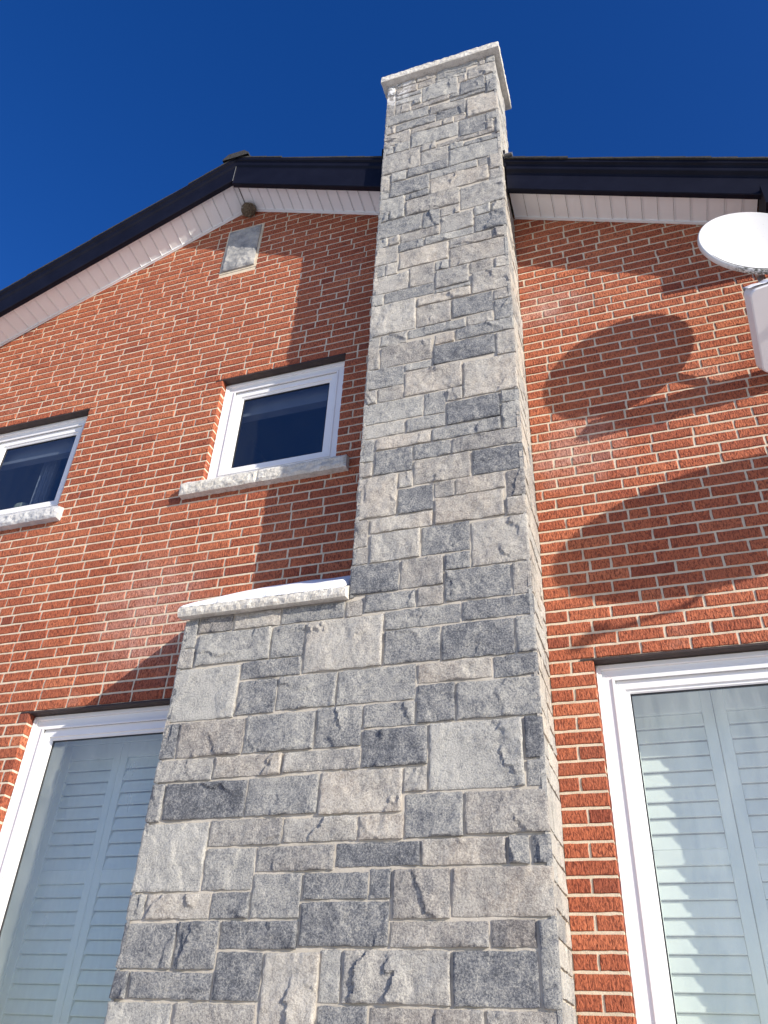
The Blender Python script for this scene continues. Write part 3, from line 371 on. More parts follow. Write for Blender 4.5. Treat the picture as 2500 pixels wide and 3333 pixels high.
# ------------------------------------------------------------------ windows
def ringf(mb, x0, x1, z0, z1, w, y0, y1, mi=0, wb=None):
    wb = w if wb is None else wb
    for poly in ([(x0, z0), (x0, z1), (x0+w, z1-w), (x0+w, z0+wb)], [(x0, z1), (x1, z1), (x1-w, z1-w), (x0+w, z1-w)],
                 [(x1, z1), (x1, z0), (x1-w, z0+wb), (x1-w, z1-w)], [(x1, z0), (x0, z0), (x0+w, z0+wb), (x1-w, z0+wb)]):
        mb.prism(poly, 1, y0, y1, mi)
def window(key, label, upper):
    x0, x1, z0, z1 = WIN[key]
    mb = MB()
    g = .004
    ringf(mb, x0+g, x1-g, z0+.002, z1-.012, .022, .056, .118)
    ringf(mb, x0+g+.022, x1-g-.022, z0+.024, z1-.034, .048, .070, .118)
    ringf(mb, x0+g+.066, x1-g-.066, z0+.068, z1-.078, .012, .062, .07, 0)
    fr = mb.build('window', 'vinyl', house, bevel=.0015); fr['label'] = label
    mb = MB(); a = .078
    ringf(mb, x0+a, x1-a, z0+a, z1-a-.008, .046, .080, .116); ringf(mb, x0+a+.040, x1-a-.040, z0+a+.040, z1-a-.048, .020, .090, .114)
    ringf(mb, x0+a+.058, x1-a-.058, z0+a+.058, z1-a-.066, .006, .094, .100)
    mb.build('sash', 'vinyl', fr, bevel=.0015)
    mb = MB(); ringf(mb, x0+a-.0035, x1-a+.0035, z0+a-.003, z1-a-.0045, .0045, .083, .112); b_ = a+.063
    ringf(mb, x0+b_, x1-b_, z0+b_, z1-b_-.008, .007, .098, .110); mb.build('gasket', 'gasket', fr)
    gx0, gx1, gz0, gz1 = x0+b_+.004, x1-b_-.004, z0+b_+.004, z1-b_-.012
    mb = MB(); mb.add([(gx0, .103, gz0), (gx1, .103, gz0), (gx1, .103, gz1), (gx0, .103, gz1)], [(0, 1, 2, 3)])
    mb.build('glass_pane', 'glass' if upper else 'glassl', fr, fixn=False)
    mb = MB(); mb.box(x0+.001, x1-.001, -.003, .054, z1-.009, z1+.001); mb.box(x0-.06, x0+.001, -.001, .002, z1-.006, z1+.002); mb.build('lintel', 'lintel', fr)
    # wavy bead of sealant against the brick jambs
    for xx, sgn in ((x0+.003, 1), (x1-.003, -1)):
        mb = MB(); pts = []; n = int((z1-z0)/.02)
        for i in range(n+1): z = z0+(z1-z0-.02)*i/n; pts.append((xx+sgn*(.003+.002*nz(z*30, xx, 1)), .054, z))
        mb.tube(pts, .005, 6); mb.build('sealant', 'vinyl', fr, smooth=True)
    # the room behind
    mb = MB(); X0, X1, Zb, Zt = x0-.25, x1+.25, z0-.3, z1+.22
    D = 2.6 if upper else .62
    v = [(X0,.121,Zb),(X1,.121,Zb),(X1,.121,Zt),(X0,.121,Zt),(X0,D,Zb),(X1,D,Zb),(X1,D,Zt),(X0,D,Zt)]
    mb.add(v, [(0,1,5,4),(1,2,6,5),(2,3,7,6),(3,0,4,7),(4,5,6,7)]); mb.build('room', 'room' if upper else 'shutter', fr, fixn=False)
    return fr
wn_near = window('near', 'small white window beside the chimney, under the gable peak', True)
wn_far = window('far', 'small white upstairs window furthest from the chimney', True)
wn_low = window('low', 'tall white shuttered window half behind the chimney base', False)
wn_right = window('right', 'tall white shuttered window on the sunny side of the chimney', False)
def sill(fr, x0, x1, seed, joint=None, mat='lime'):
    mb = MB(); zt, zb = 3.142+Z0, 3.048+Z0
    cuts = [x0]+([joint] if joint else [])+[x1]
    for a, c in zip(cuts, cuts[1:]):
        rock(mb, a+(.001 if a != x0 else 0), c-(.001 if c != x1 else 0), -.052, .0065, zb, zt, .009, .009, 0, .003, seed+a, .006)
    mb.prism([(-.050, zt-.002), (.06, zt+.040), (.06, zt-.03), (-.03, zt-.03)], 0, x0+.004, x1-.004, 0)
    # prism is in (y,z) swept along x
    mb.build('sill', mat, fr)
sill(wn_near, -2.742, -1.572, 2, -2.18); sill(wn_far, -4.86, -3.700, 9, None, 'limeg')
mb = MB()   # blind head box seen through the upper panes
mb.box(-2.60, -1.69, .17, .23, 3.86+Z0, 4.06+Z0); mb.build('blind', 'curtain', wn_near)
mb = MB(); mb.box(-4.70, -3.79, .17, .23, 3.86+Z0, 4.06+Z0); mb.build('blind', 'curtain', wn_far)
mb = MB()
for (ca, cb) in ((-4.36, -4.22), (-3.93, -3.79)):
    n = 60; vs = []; fs = []
    for i in range(n+1):
        x = ca+(cb-ca)*i/n; y = .30+.018*math.sin(i*.9)+.01*math.sin(i*.37)
        vs += [(x, y, 2.9+Z0), (x, y, 4.0+Z0)]
        if i: fs.append((2*i-2, 2*i, 2*i+1, 2*i-1))
    mb.add(vs, fs)
mb.build('curtain', 'curtain', wn_far, smooth=True, fixn=False)
mb = MB(); mb.box(-4.60, -4.47, .35, .55, 2.9+Z0, 3.62+Z0); mb.build('cushion', 'cushion', wn_far, bevel=.04)
# ---- plantation shutters behind the two tall windows
SY = .36
def shutter(fr, xa, xb, sw, ztop, zrt, zm1, zm0, zbot):
    """louvres from xa to xb, stiles of width sw on both sides"""
    mb = MB(); mb.box(xa-sw, xa, SY-.012, SY+.018, zbot, zrt); mb.box(xb, xb+sw-.002, SY-.012, SY+.018, zbot, zrt)
    mb.box(xa, xb, SY-.011, SY+.017, ztop, zrt); mb.box(xa, xb, SY-.011, SY+.017, zm0, zm1)
    sh = mb.build('shutter', 'shutter', fr, bevel=.003)
    for (za, zb, name) in ((zm1, ztop, 'upper'), (zbot, zm0, 'lower')):
        mb = MB(); n = max(1, round((zb-za)/.0675)); p = (zb-za)/n
        for i in range(n):
            z = za+p*i; L = p-.0022; t = .0045
            # blade almost closed, lower edge towards the street
            y_lo, y_hi = SY-.006, SY+.012
            poly = [(y_lo-t, z+.003), (y_lo, z), (y_lo+t, z+.003), (y_hi+t, z+L-.004), (y_hi, z+L), (y_hi-t, z+L-.002)]
            mb.prism(poly, 0, xa+.002, xb-.002)
        mb.build('louvres', 'shutter', sh)
    return sh
zb_ = .9
R_TOP, R_M1, R_M0 = 1.494+Z0, .873+Z0, .8095+Z0
L_TOP, L_M1, L_M0 = 1.475+Z0, .855+Z0, .788+Z0
s1 = shutter(wn_right, -.112, .2135, .053, R_TOP, R_TOP+.12, R_M1, R_M0, zb_)
s2 = shutter(wn_right, .322, .640, .053, R_TOP, R_TOP+.12, R_M1, R_M0, zb_)
s3 = shutter(wn_low, -3.375, -3.069, .048, L_TOP, L_TOP+.085, L_M1, L_M0, zb_)
s4 = shutter(wn_low, -2.973, -2.665, .048, L_TOP, L_TOP+.085, L_M1, L_M0, zb_)
mb = MB(); mb.tube([(-.098, SY-.030, 1.40+Z0), (-.098, SY-.030, .885+Z0)], .0045, 8); mb.tube([(-.098, SY-.030, .84+Z0), (-.098, SY-.030, .95)], .0045, 8)
for i in range(18):
    z = 1.39+Z0-i*.0675
    mb.box(-.101, -.095, SY-.03, SY-.006, z-.002, z+.002)
mb.build('tilt_rod', 'shutter', s1)
for fr, xa, xb, t in ((wn_right, -.165, .76, R_TOP+.12), (wn_low, -3.423, -2.58, L_TOP+.085)):   # fixed surround of the shutters
    mb = MB(); mb.box(xa-.12, xa-.002, SY-.02, SY+.03, .9, t+.18); mb.box(xb-.06+.0, xb+.12, SY-.02, SY+.03, .9, t+.18); mb.box(xa-.002, xb-.06, SY-.02, SY+.03, t+.002, t+.18)
    mb.build('shutter_surround', 'shutter', fr, bevel=.003)
mb = MB(); mb.box(-.75, 1.2, .60, .618, .7, 3.5); mb.build('room_panel', 'room', wn_right)
# ------------------------------------------------------------------ chimney
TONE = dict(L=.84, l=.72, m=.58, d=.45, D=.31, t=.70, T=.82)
def parse(s): return [[float(v)/1000 for v in q.split(',')[:4]]+[q.split(',')[4]] for q in s.split(';')]
def add_stones(mb, rects, mapping, rnd, cell=.010, amp=1.0):
    for (u0, u1, v0, v1, t) in rects:
        u0 += .0008; u1 -= .0008; v0 += .0008; v1 -= .0008; w, h = u1-u0, v1-v0
        if w < .02 or h < .015: continue
        nx = max(3, int(w/cell)); ny = max(3, int(h/cell)); sd = rnd.random()*100
        base = rnd.uniform(.007, .013); tx, ty = rnd.uniform(-.007, .007), rnd.uniform(-.006, .006)
        steps = []
        for _ in range(rnd.choice((1, 1, 2, 2, 3))):
            ang = rnd.uniform(-.6, .6) if rnd.random() < .75 else rnd.uniform(.8, 1.6)
            steps.append((ang, rnd.uniform(.15, .85), rnd.uniform(.003, .008)*rnd.choice((1, 1, -.6)), rnd.random()*50))
        tone = TONE[t]+rnd.uniform(-.07, .07); warm = 1.0 if t in 'tT' else (rnd.uniform(.3, .75) if rnd.random() < (.55 if t in 'lLm' else .12) else 0.0)
        vs = []; fs = []
        for j in range(ny+1):
            for i in range(nx+1):
                fu, fv = i/nx, j/ny; uu, vv = u0+w*fu, v0+h*fv
                d = min(fu*w, (1-fu)*w, fv*h, (1-fv)*h); e = min(1.0, d/.004)
                nn = noise.fractal(Vector((uu*6, vv*6, sd)), 1.0, 2.0, 3)*3.2; fl = math.floor(nn); fr_ = nn-fl; fr_ = max(0, min(1, (fr_-.72)/.28))
                hh = base+tx*(fu-.5)+ty*(fv-.5)+.0022*(fl+fr_)+.0018*nn*.5+.0022*noise.fractal(Vector((uu*34, vv*34, sd+9)), 1.0, 2.0, 3)
                for ang, pos, a, s2_ in steps:
                    q = ((fu-.5)*w*math.cos(ang)+(fv-.5)*h*math.sin(ang))/max(w*abs(math.cos(ang))+h*abs(math.sin(ang)), .01)+.5
                    q += .11*nz(uu*13, vv*13, s2_)+.05*nz(uu*45, vv*45, s2_)
                    k = (q-pos)*max(w, h)/.0032; k = max(0, min(1, .5+k)); fade = max(0, min(1, .35+2.8*nz(uu*7+3, vv*7, s2_+4)))
                    hh += a*k*k*(3-2*k)*fade*math.exp(-max(0, q-pos)*3.0)*1.5
                hh = max(hh, .0045)
                wob = .0030
                du = wob*nz(uu*38, vv*38, sd+20)+.0025*nz(vv*14, sd, 3); dv = wob*nz(uu*38+9, vv*38, sd+30)+.0025*nz(uu*14, sd, 8)
                vs.append(mapping(uu+(du if i in (0, nx) else 0), vv+(dv if j in (0, ny) else 0), hh*amp*(.72+.28*e)))
        for j in range(ny):
            for i in range(nx): a = j*(nx+1)+i; fs.append((a, a+1, a+nx+2, a+nx+1))
        # skirt down to the mortar
        ring = [i for i in range(nx+1)]+[j*(nx+1)+nx for j in range(1, ny+1)]+[ny*(nx+1)+i for i in range(nx-1, -1, -1)]+[j*(nx+1) for j in range(ny-1, 0, -1)]
        o = len(vs); k = len(ring)
        for r_ in ring:
            i, j = r_ % (nx+1), r_//(nx+1)
            vs.append(mapping(u0+w*i/nx, v0+h*j/ny, -.012))
        for i in range(k): fs.append((ring[i], o+i, o+(i+1) % k, ring[(i+1) % k]))
        mb.add(vs, fs, 0, tone, warm)
rnd = random.Random(3)
mb = MB()
YF = -.379                                                    # mortar plane of the front
add_stones(mb, parse(FRONT), lambda u_, v_, h: (u_, YF-h, v_), rnd, .0064)
add_stones(mb, [q[:4]+[{'D': 'm', 'd': 'l', 'm': 'L', 'l': 'L', 't': 'T'}.get(q[4], q[4])] for q in parse(RIGHT)], lambda u_, v_, h: (-.452+h, u_, v_), rnd, .010, .55)  # stones of this side toned lighter, its sunlight put into the colour
add_stones(mb, parse(LEFTU), lambda u_, v_, h: (-1.331-h, u_, v_), rnd, .016)
add_stones(mb, parse(LEFTL), lambda u_, v_, h: (-2.238-h, u_, v_), rnd, .016)
mb.box(-1.331, -.456, YF, .045, 0, 8.372, 1); mb.box(-2.238, -1.329, YF+.0005, .004, 0, 3.50, 1)
mb.prism([(YF+.001, 3.49), (YF+.001, 3.52), (.004, 3.79), (.004, 3.49)], 0, -2.236, -1.33, 1)
chim = mb.build('chimney', ['stone', 'smortar'], house, fixn=True)
chim['label'] = 'tall grey split-face stone chimney, wide at the base'
me = chim.data; me.polygons.foreach_set('use_smooth', [m_ == 0 for m_ in mb.mi]); me.set_sharp_from_angle(angle=math.radians(48))
# cap
mb = MB()
CX0, CX1, CY0, CY1, CZ0, CZ1 = -1.388, -.401, -.441, .096, 8.370, 8.446
def cap_side(a, b_, mapping, z0, z1, amp=.005, cell=.010, seed=1):
    n = int((b_-a)/cell); k = 7; vs = []; fs = []
    for j in range(k+1):
        for i in range(n+1):
            t = a+(b_-a)*i/n; z = z0+(z1-z0)*j/k; e = 0 if i in (0, n) or j in (0,) else 1
            vs.append(mapping(t, e*amp*(.6+noise.fractal(Vector((t*30+seed, z*30, seed)), 1, 2, 3)), z+(.004*nz(t*30, seed, 1)-.004 if j == k else 0)))
    for j in range(k):
        for i in range(n): q = j*(n+1)+i; fs.append((q, q+1, q+n+2, q+n+1))
    mb.add(vs, fs)
cap_side(CX0, CX1, lambda t, h, z: (t, CY0-h, z), CZ0, CZ1); cap_side(CY0, CY1, lambda t, h, z: (CX1+h, t, z), CZ0, CZ1, seed=4)
cap_side(CX0, CX1, lambda t, h, z: (t, CY1+h, z), CZ0, CZ1, seed=7); cap_side(CY0, CY1, lambda t, h, z: (CX0-h, t, z), CZ0, CZ1, seed=9)
mb.add([(CX0, CY0, CZ0), (CX1, CY0, CZ0), (CX1, CY1, CZ0), (CX0, CY1, CZ0)], [(0, 1, 2, 3)])
mb.add([(CX0, CY0, CZ1-.006), (CX1, CY0, CZ1-.006), (CX1, CY1, CZ1-.006), (CX0, CY1, CZ1-.006), ((CX0+CX1)/2, (CY0+CY1)/2, CZ1+.012)], [(0, 1, 4), (1, 2, 4), (2, 3, 4), (3, 0, 4)])
mb.build('chimney_cap', 'lime', chim, fixn=True)
# sloping stone ledge on the shoulder
mb = MB()
LX0, LX1 = -2.276, -1.345
n = 90; prof = [(-.385, 3.512), (-.432, 3.507), (-.437, 3.520), (-.440, 3.533), (-.439, 3.546), (-.434, 3.557), (.0035, 3.862), (.0035, 3.79)]
vs = []; fs = []
for i in range(n+1):
    x = LX0+(LX1-LX0)*i/n
    for k, (y, z) in enumerate(prof):
        a = .0075 if 2 <= k <= 5 else 0
        vs.append((x, y-a*(.3+noise.fractal(Vector((x*28, k*.9, 2)), 1, 2, 3)), z+.4*a*nz(x*35, k, 5)))
m_ = len(prof)
for i in range(n):
    for k in range(m_): fs.append((i*m_+k, i*m_+(k+1) % m_, (i+1)*m_+(k+1) % m_, (i+1)*m_+k))
fs.append(tuple(range(m_))); fs.append(tuple(n*m_+k for k in range(m_-1, -1, -1)))
mb.add(vs, fs); mb.build('stone_ledge', 'lime', chim)
# flashing where the roof meets the chimney
mb = MB()
def zr(x): return eave(x)+.262
mb.box(-.452, -.446+.016, -.310, -.300, zr(-.45)-.10, zr(-.45)+.10); mb.box(-.436, -.430, -.30, .30, zr(-.43)-.02, zr(-.43)+.055)
mb.box(-.436, -.375, -.345, -.30, zr(-.4)+.012, zr(-.4)+.018, 1); mb.box(-.380, -.374, -.345, -.30, zr(-.4)-.012, zr(-.4)+.018, 1)
mb.build('flashing', ['fascia', 'steel'], chim)
mb = MB(); mb.box(-1.372, -1.362, -.345, .30, zr(-1.37)-.01, zr(-1.37)+.07); mb.build('flashing', ['fascia', 'steel'], chim)
# ------------------------------------------------------------------ roof, fascia, soffit
OV = -.272
FPL = [(-.262, -.106), (-.300, -.106), (-.304, -.100), (-.304, -.090), (-.298, -.084)]+[(OV-.028, .125) if False else (-.298, .120), (-.300, .136), (-.310, .152), (-.312, .160), (-.312, .194), (-.314, .204), (-.326, .212), (-.327, .240), (-.262, .240)]
FP0 = [(y, -.064+(h+.106) if h < -.05 else h) for y, h in FPL]
def slope_prism(mb, prof, xa, xb, mi=0, dz=0.0, mats=None):
    """profile in (y, height over the soffit line), swept along the rake from xa to xb"""
    n = len(prof); vs = []
    for x in (xa, xb):
        for (y, h) in prof: vs.append((x, y, eave_wall(x)+(eave(x)-eave_wall(x))*max(0, min(1, -y/.272))+h+dz))
    fs = [tuple(range(n)), tuple(range(2*n-1, n-1, -1))]
    mb.add(vs, fs, mi)
    for i in range(n): mb.add(vs, [(i, i+n, (i+1) % n+n, (i+1) % n)], mi)
FP = [(-.240, -.056), (-.274, -.056), (-.278, -.050), (-.278, -.040), (OV, -.034), (OV, .128), (-.276, .140), (-.296, .156), (-.298, .164), (-.298, .196), (-.302, .206), (-.316, .214), (-.317, .240), (-.24, .240)]
SEGS = ((WL-.16, APX-.0008), (APX+.0008, -1.366), (-.436, EAVEX+.2))
for k, (a, c) in enumerate(SEGS):
    mb = MB(); slope_prism(mb, (FP0, FPL, FP)[k], a, c); mb.build('fascia', 'fascia', house, fixn=True)
mb = MB(); mb.prism([(APX-.001, eave(APX)-.07), (APX+.001, eave(APX)-.07), (APX+.001, eave(APX)+.15), (APX-.001, eave(APX)+.15)], 1, -.3045, -.30); mb.build('fascia_seam', 'steel', house)
# vinyl boards of the soffit
for k, (a, c) in enumerate(((WL-.16, APX-.003), (APX+.003, -1.352), (-.434, EAVEX))):
    mb = MB(); x = a; i = 0; pitch = .0935; OV = -.272 if k == 2 else -.296
    while x < c-.004:
        xe = min(x+pitch, c)
        slope_prism(mb, [(OV+.002, 0), (OV+.002, .008), (.0, .008), (.0, 0)], x+.0028, xe-.0028)
        slope_prism(mb, [(OV+.003, .0045), (OV+.003, .009), (-.001, .009), (-.001, .0045)], x-.001, x+.0035)
        if True: slope_prism(mb, [(OV+.003, -.0045), (OV+.003, .001), (-.001, .001), (-.001, -.0045)], x+.0022, x+.0062)
        x += pitch; i += 1
    slope_prism(mb, [(-.017, -.011), (-.017, -.0035), (-.001, -.0035), (-.001, -.011)], a, c)      # J-channel along the brick
    slope_prism(mb, [(-.0175, -.011), (-.0195, -.011), (-.0195, .0), (-.0175, .0)], a, c)
    mb.build('soffit', 'soffit', house, fixn=True)
# roof slabs with ragged shingle ends
def shingles(mb, xa, xb, y0, y1, sgn):
    n = int(abs(xb-xa)/.14); rr = random.Random(8)
    for i in range(n):
        a = xa+(xb-xa)*i/n; c = xa+(xb-xa)*(i+1)/n; yy = y0+rr.uniform(-.006, .003); up = rr.uniform(0, .003)
        za, zc = eave(a)+.243, eave(c)+.243
        lo = .011; hi = .018
        if za > zc: ha, hc = lo, hi
        else: ha, hc = hi, lo
        vs = [(a, yy, za), (c, yy, zc), (c, yy, zc+hc+up), (a, yy, za+ha+up), (a, y1, za), (c, y1, zc), (c, y1, zc+hc), (a, y1, za+ha)]
        mb.add(vs, [(0, 1, 2, 3), (3, 2, 6, 7), (0, 3, 7, 4), (1, 5, 6, 2), (0, 4, 5, 1), (4, 7, 6, 5)])
mb = MB(); shingles(mb, APX, WL-.2, -.325, 6, -1); shingles(mb, APX, -1.37, -.325, 6, 1); shingles(mb, -1.37, -.43, .10, 6, 1); shingles(mb, -.43, EAVEX+.22, -.325, 6, 1)
roof = mb.build('roof', 'shingle', house, fixn=True)
mb = MB(); rr = random.Random(2); y = -.345
while y < 5.8:
    z = eave(APX)+.262+rr.uniform(0, .004); w = .125
    mb.add([(APX-w, y, z-w*.486+.012), (APX-w, y, z-w*.486+.032), (APX-.075, y, z+.026), (APX+.075, y, z+.026), (APX+w, y, z-w*.486+.032), (APX+w, y, z-w*.486+.012),
            (APX-w, y+.3, z-w*.486+.004), (APX-w, y+.3, z-w*.486+.022), (APX-.075, y+.3, z+.018), (APX+.075, y+.3, z+.018), (APX+w, y+.3, z-w*.486+.022), (APX+w, y+.3, z-w*.486+.004)],
           [(0, 1, 2, 3, 4, 5), (11, 10, 9, 8, 7, 6), (0, 6, 7, 1), (1, 7, 8, 2), (2, 8, 9, 3), (3, 9, 10, 4), (4, 10, 11, 5)])
    y += .28
mb.build('ridge_cap', 'shingle', roof, fixn=True)
# boxed eave where the gable ends on the right
mb = MB()
mb.box(EAVEX+.0005, EAVEX+.2, -.310, -.0005, 4.254+Z0, 4.425+Z0); mb.box(EAVEX+.2, WR+.3, -.312, -.0005, 4.253+Z0, 4.60+Z0)
mb.box(EAVEX+.202, WR+.3, -.33, -.312, 4.50+Z0, 4.575+Z0)
mb.prism([(-.335, 4.602+Z0), (-.335, 4.625+Z0), (6, 5.30+Z0), (6, 5.27+Z0)], 0, EAVEX+.21, WR+.3, 1)
mb.build('boxed_eave', ['fascia', 'shingle'], house, fixn=True)
# sides and back of the house
mb = MB(); mb.box(WR-.12, WR-.004, .12, 8, 0, 4.5+Z0, 0); mb.box(WL+.004, WL+.12, .12, 8, 0, 4.5+Z0, 0); mb.box(WL, WR, 8, 8.1, 0, 4.5+Z0, 0)
mb.build('side_wall', 'brick', house)
# ------------------------------------------------------------------ things on the house
def sstep(a, b_, x): t = max(0, min(1, (x-a)/(b_-a))); return t*t*(3-2*t)
# snow on the ledge
def snow_strip(name, label, x0, x1, prof, thick, nx=120, fx=.10, seed=0, ragged=.01, taper=True):
    """prof: list of (y,z) of the surface it lies on, front to back"""
    mb = MB(); vs = []; fs = []; k = len(prof)
    for i in range(nx+1):
        x = x0+(x1-x0)*i/nx; e = min(1, (x-x0)/fx, (x1-x)/(.03)) if taper else min(1, (x-x0)/.01, (x1-x)/.01); e = max(0, e)**.5
        rg = ragged*noise.fractal(Vector((x*14, seed, 0)), 1, 2, 4)
        for q, (y, z) in enumerate(prof):
            f_ = q/(k-1); s_ = min(1, f_*4.0+.0)**.5 if q else 0
            t = thick*e*s_*(1+.25*nz(x*6, f_*3, seed))
            vs.append((x, y+(rg*(1-f_) if q < 2 else 0), z+t-.001))
    for i in range(nx):
        for q in range(k-1): a = i*k+q; fs.append((a, a+k, a+k+1, a+1))
    # underside
    o = len(vs)
    for i in range(nx+1):
        x = x0+(x1-x0)*i/nx
        for (y, z) in prof: vs.append((x, y, z-.004))
    for i in range(nx):
        for q in range(k-1): a = o+i*k+q; fs.append((a, a+1, a+k+1, a+k))
    for i in range(nx): fs.append((i*k, o+i*k, o+(i+1)*k, (i+1)*k))
    mb.add(vs, fs); ob = mb.build(name, 'snow', None, smooth=True, fixn=True)
    return tag(ob, label, 'snow', None)
lp = [(-.436+.437*t, 3.562+.301*t) for t in (0, .03, .07, .12, .2, .35, .55, .8, 1.0)]
snow_strip('snow', 'thick layer of snow lying on the sloping stone ledge of the chimney', LX0+.004, LX1-.02, lp, .032, 140, .22, 1, .012)
sp = [(-.048+.098*t, 3.146+Z0+.034*t) for t in (0, .15, .3, .6, 1)]
snow_strip('snow', 'thin line of snow on the stone sill of the small window beside the chimney', -2.735, -1.80, sp, .006, 90, .1, 5, .008)
snow_strip('snow', 'thin line of snow on the stone sill of the small window furthest left', -4.80, -3.712, sp, .006, 90, .1, 8, .006)
# bird nest
mb = MB(); rr = random.Random(6); c = Vector((-2.70, -.050, eave_wall(-2.70)-.052))
nu, nv = 28, 18; vs = []; fs = []
for j in range(nv+1):
    for i in range(nu):
        th = 2*math.pi*i/nu; ph = math.pi*j/nv
        d = Vector((math.sin(ph)*math.cos(th), math.sin(ph)*math.sin(th), math.cos(ph)))
        rad = 1+.28*noise.fractal(d*2.6, 1, 2, 4); vs.append((c.x+d.x*.058*rad, min(c.y+d.y*.052*rad, -.002), min(c.z+d.z*.062*rad, eave_wall(c.x+d.x*.058*rad)-.002)))
for j in range(nv):
    for i in range(nu): fs.append((j*nu+i, j*nu+(i+1) % nu, (j+1)*nu+(i+1) % nu, (j+1)*nu+i))
mb.add(vs, fs)
for i in range(420):
    d = Vector((rr.gauss(0, 1), rr.gauss(0, 1), rr.gauss(0, 1))).normalized()
    p = c+Vector((d.x*.062, d.y*.055, d.z*.064)); t = d.cross(Vector((rr.gauss(0, 1), rr.gauss(0, 1), rr.gauss(0, 1)))).normalized()*rr.uniform(.008, .026)+Vector((0, 0, -.004 if rr.random() < .5 else .004))
    if p.y > -.004 or p.z+abs(t.z) > eave_wall(p.x+abs(t.x)): continue
    mb.tube([tuple(p-t), tuple(p+t*.2+d*.003), tuple(p+t)], .0011, 4)
tag(mb.build('bird_nest', 'twig', None, fixn=True), 'small brown bird nest of twigs and mud under the gable peak', 'nest')
# ------------------------------------------------------------------ satellite dishes
def dish(label, C, az, el, a, b_, foot, feed=True):
    root = empty('satellite_dish', foot); tag(root, label, 'dish', None)
    n = Vector((math.sin(az)*math.cos(el), -math.cos(az)*math.cos(el), math.sin(el)))
    uu = n.cross(Vector((0, 0, 1))).normalized(); vv = uu.cross(n); C = Vector(C); F = Vector(foot)
    def P(x, y, z): return tuple(C+uu*x+vv*y+n*z-F)
    mb = MB(); K, Rn = 72, 14; vs = []; fs = []
    def shell(back):
        o = len(vs)
        for j in range(Rn+1):
            t = j/Rn
            for k in range(K): q = 2*math.pi*k/K; vs.append(P(a*t*math.cos(q), b_*t*math.sin(q), -.055*(1-t*t)-back))
        for j in range(Rn):
            for k in range(K): fs.append((o+j*K+k, o+(j+1)*K+k, o+(j+1)*K+(k+1) % K, o+j*K+(k+1) % K))
        return o+Rn*K
    r0 = shell(0); r1 = shell(.004)
    # rolled rim: out, back and in
    prev = r0
    for (da, dn) in ((.004, .002), (.010, 0), (.012, -.006), (.011, -.026), (.006, -.028)):
        o = len(vs)
        for k in range(K): q = 2*math.pi*k/K; vs.append(P((a+da)*math.cos(q), (b_+da)*math.sin(q), dn))
        for k in range(K): fs.append((prev+k, o+k, o+(k+1) % K, prev+(k+1) % K))
        prev = o
    for k in range(K): fs.append((prev+k, r1+k, r1+(k+1) % K, prev+(k+1) % K))
    mb.add(vs, fs); mb.build('reflector', 'dish', root, smooth=True, fixn=True)
    # bracket and mast
    mb = MB(); back = Vector(P(0, -.10, -.075)); low = Vector(P(0, -b_*.55, -.12))
    mb.tube([P(0, .10, -.085), P(0, .02, -.11), tuple(back-n*.03), tuple(low)], .022, 12)
    for s_ in (-1, 1): mb.tube([P(s_*.10, .05, -.072), P(s_*.02, -.05, -.115)], .010, 8)
    mb.build('bracket', 'steel', root, smooth=True)
    mb = MB(); st = back-n*.03; knee = Vector((0, -.06, 0.02))
    mb.tube([tuple(st), tuple(st*.6+Vector((0, st.y*.25, st.z*.12))), tuple(knee+Vector((0, -.05, .01))), tuple(knee), (0, -.012, 0)], .021, 12)
    mb.build('mast', 'steel', root, smooth=True)
    mb = MB(); mb.box(-.07, .07, -.012, -.001, -.09, .09)
    for sx in (-.05, .05):
        for sz in (-.07, .07): mb.tube([(sx, -.012, sz), (sx, -.022, sz)], .009, 6)
    mb.build('wall_plate', 'steel', root, bevel=.002)
    if feed:
        mb = MB(); e = Vector(P(0, -b_*.95, .34)); mb.tube([P(0, -b_*.96, -.03), P(0, -b_*1.12, .05), tuple(e)], .013, 10); mb.build('feed_arm', 'steel', root, smooth=True)
        mb = MB(); dd = (Vector(P(0, 0, 0))-e).normalized()
        mb.tube([tuple(e-dd*.05), tuple(e), tuple(e+dd*.01), tuple(e+dd*.05)], [.022, .026, .020, .032], 16); mb.build('feed_horn', 'panel', root, smooth=True)
    return root, P, n
d1, P1, n1 = dish('white satellite dish with grimy snowy lower rim, under the right eave', (.905, -.4157, 3.828+Z0), .207, .164, .288, .316, (.93, 0, 3.20+Z0), False)
mb = MB(); e = (.30, .02)   # short feed arm going off to the right
mb.tube([P1(-.02, -.315, -.03), P1(-.14, -.345, .02), P1(-.42, -.36, .16)], .014, 10); mb.build('feed_arm', 'steel', d1, smooth=True)
mb = MB(); q = Vector(P1(-.42, -.36, .16)); dd = (Vector(P1(0, 0, 0))-q).normalized(); mb.tube([tuple(q-dd*.05), tuple(q), tuple(q+dd*.05)], [.022, .028, .034], 14); mb.build('feed_horn', 'panel', d1, smooth=True)
dish('unseen large dish on a long mast beyond the right window, added for its shadow', (2.01, -.80, 4.556), .25, .17, .53, .31, (2.05, 0, 4.05))  # stand-in outside the view, added to throw the large shadow on the wall
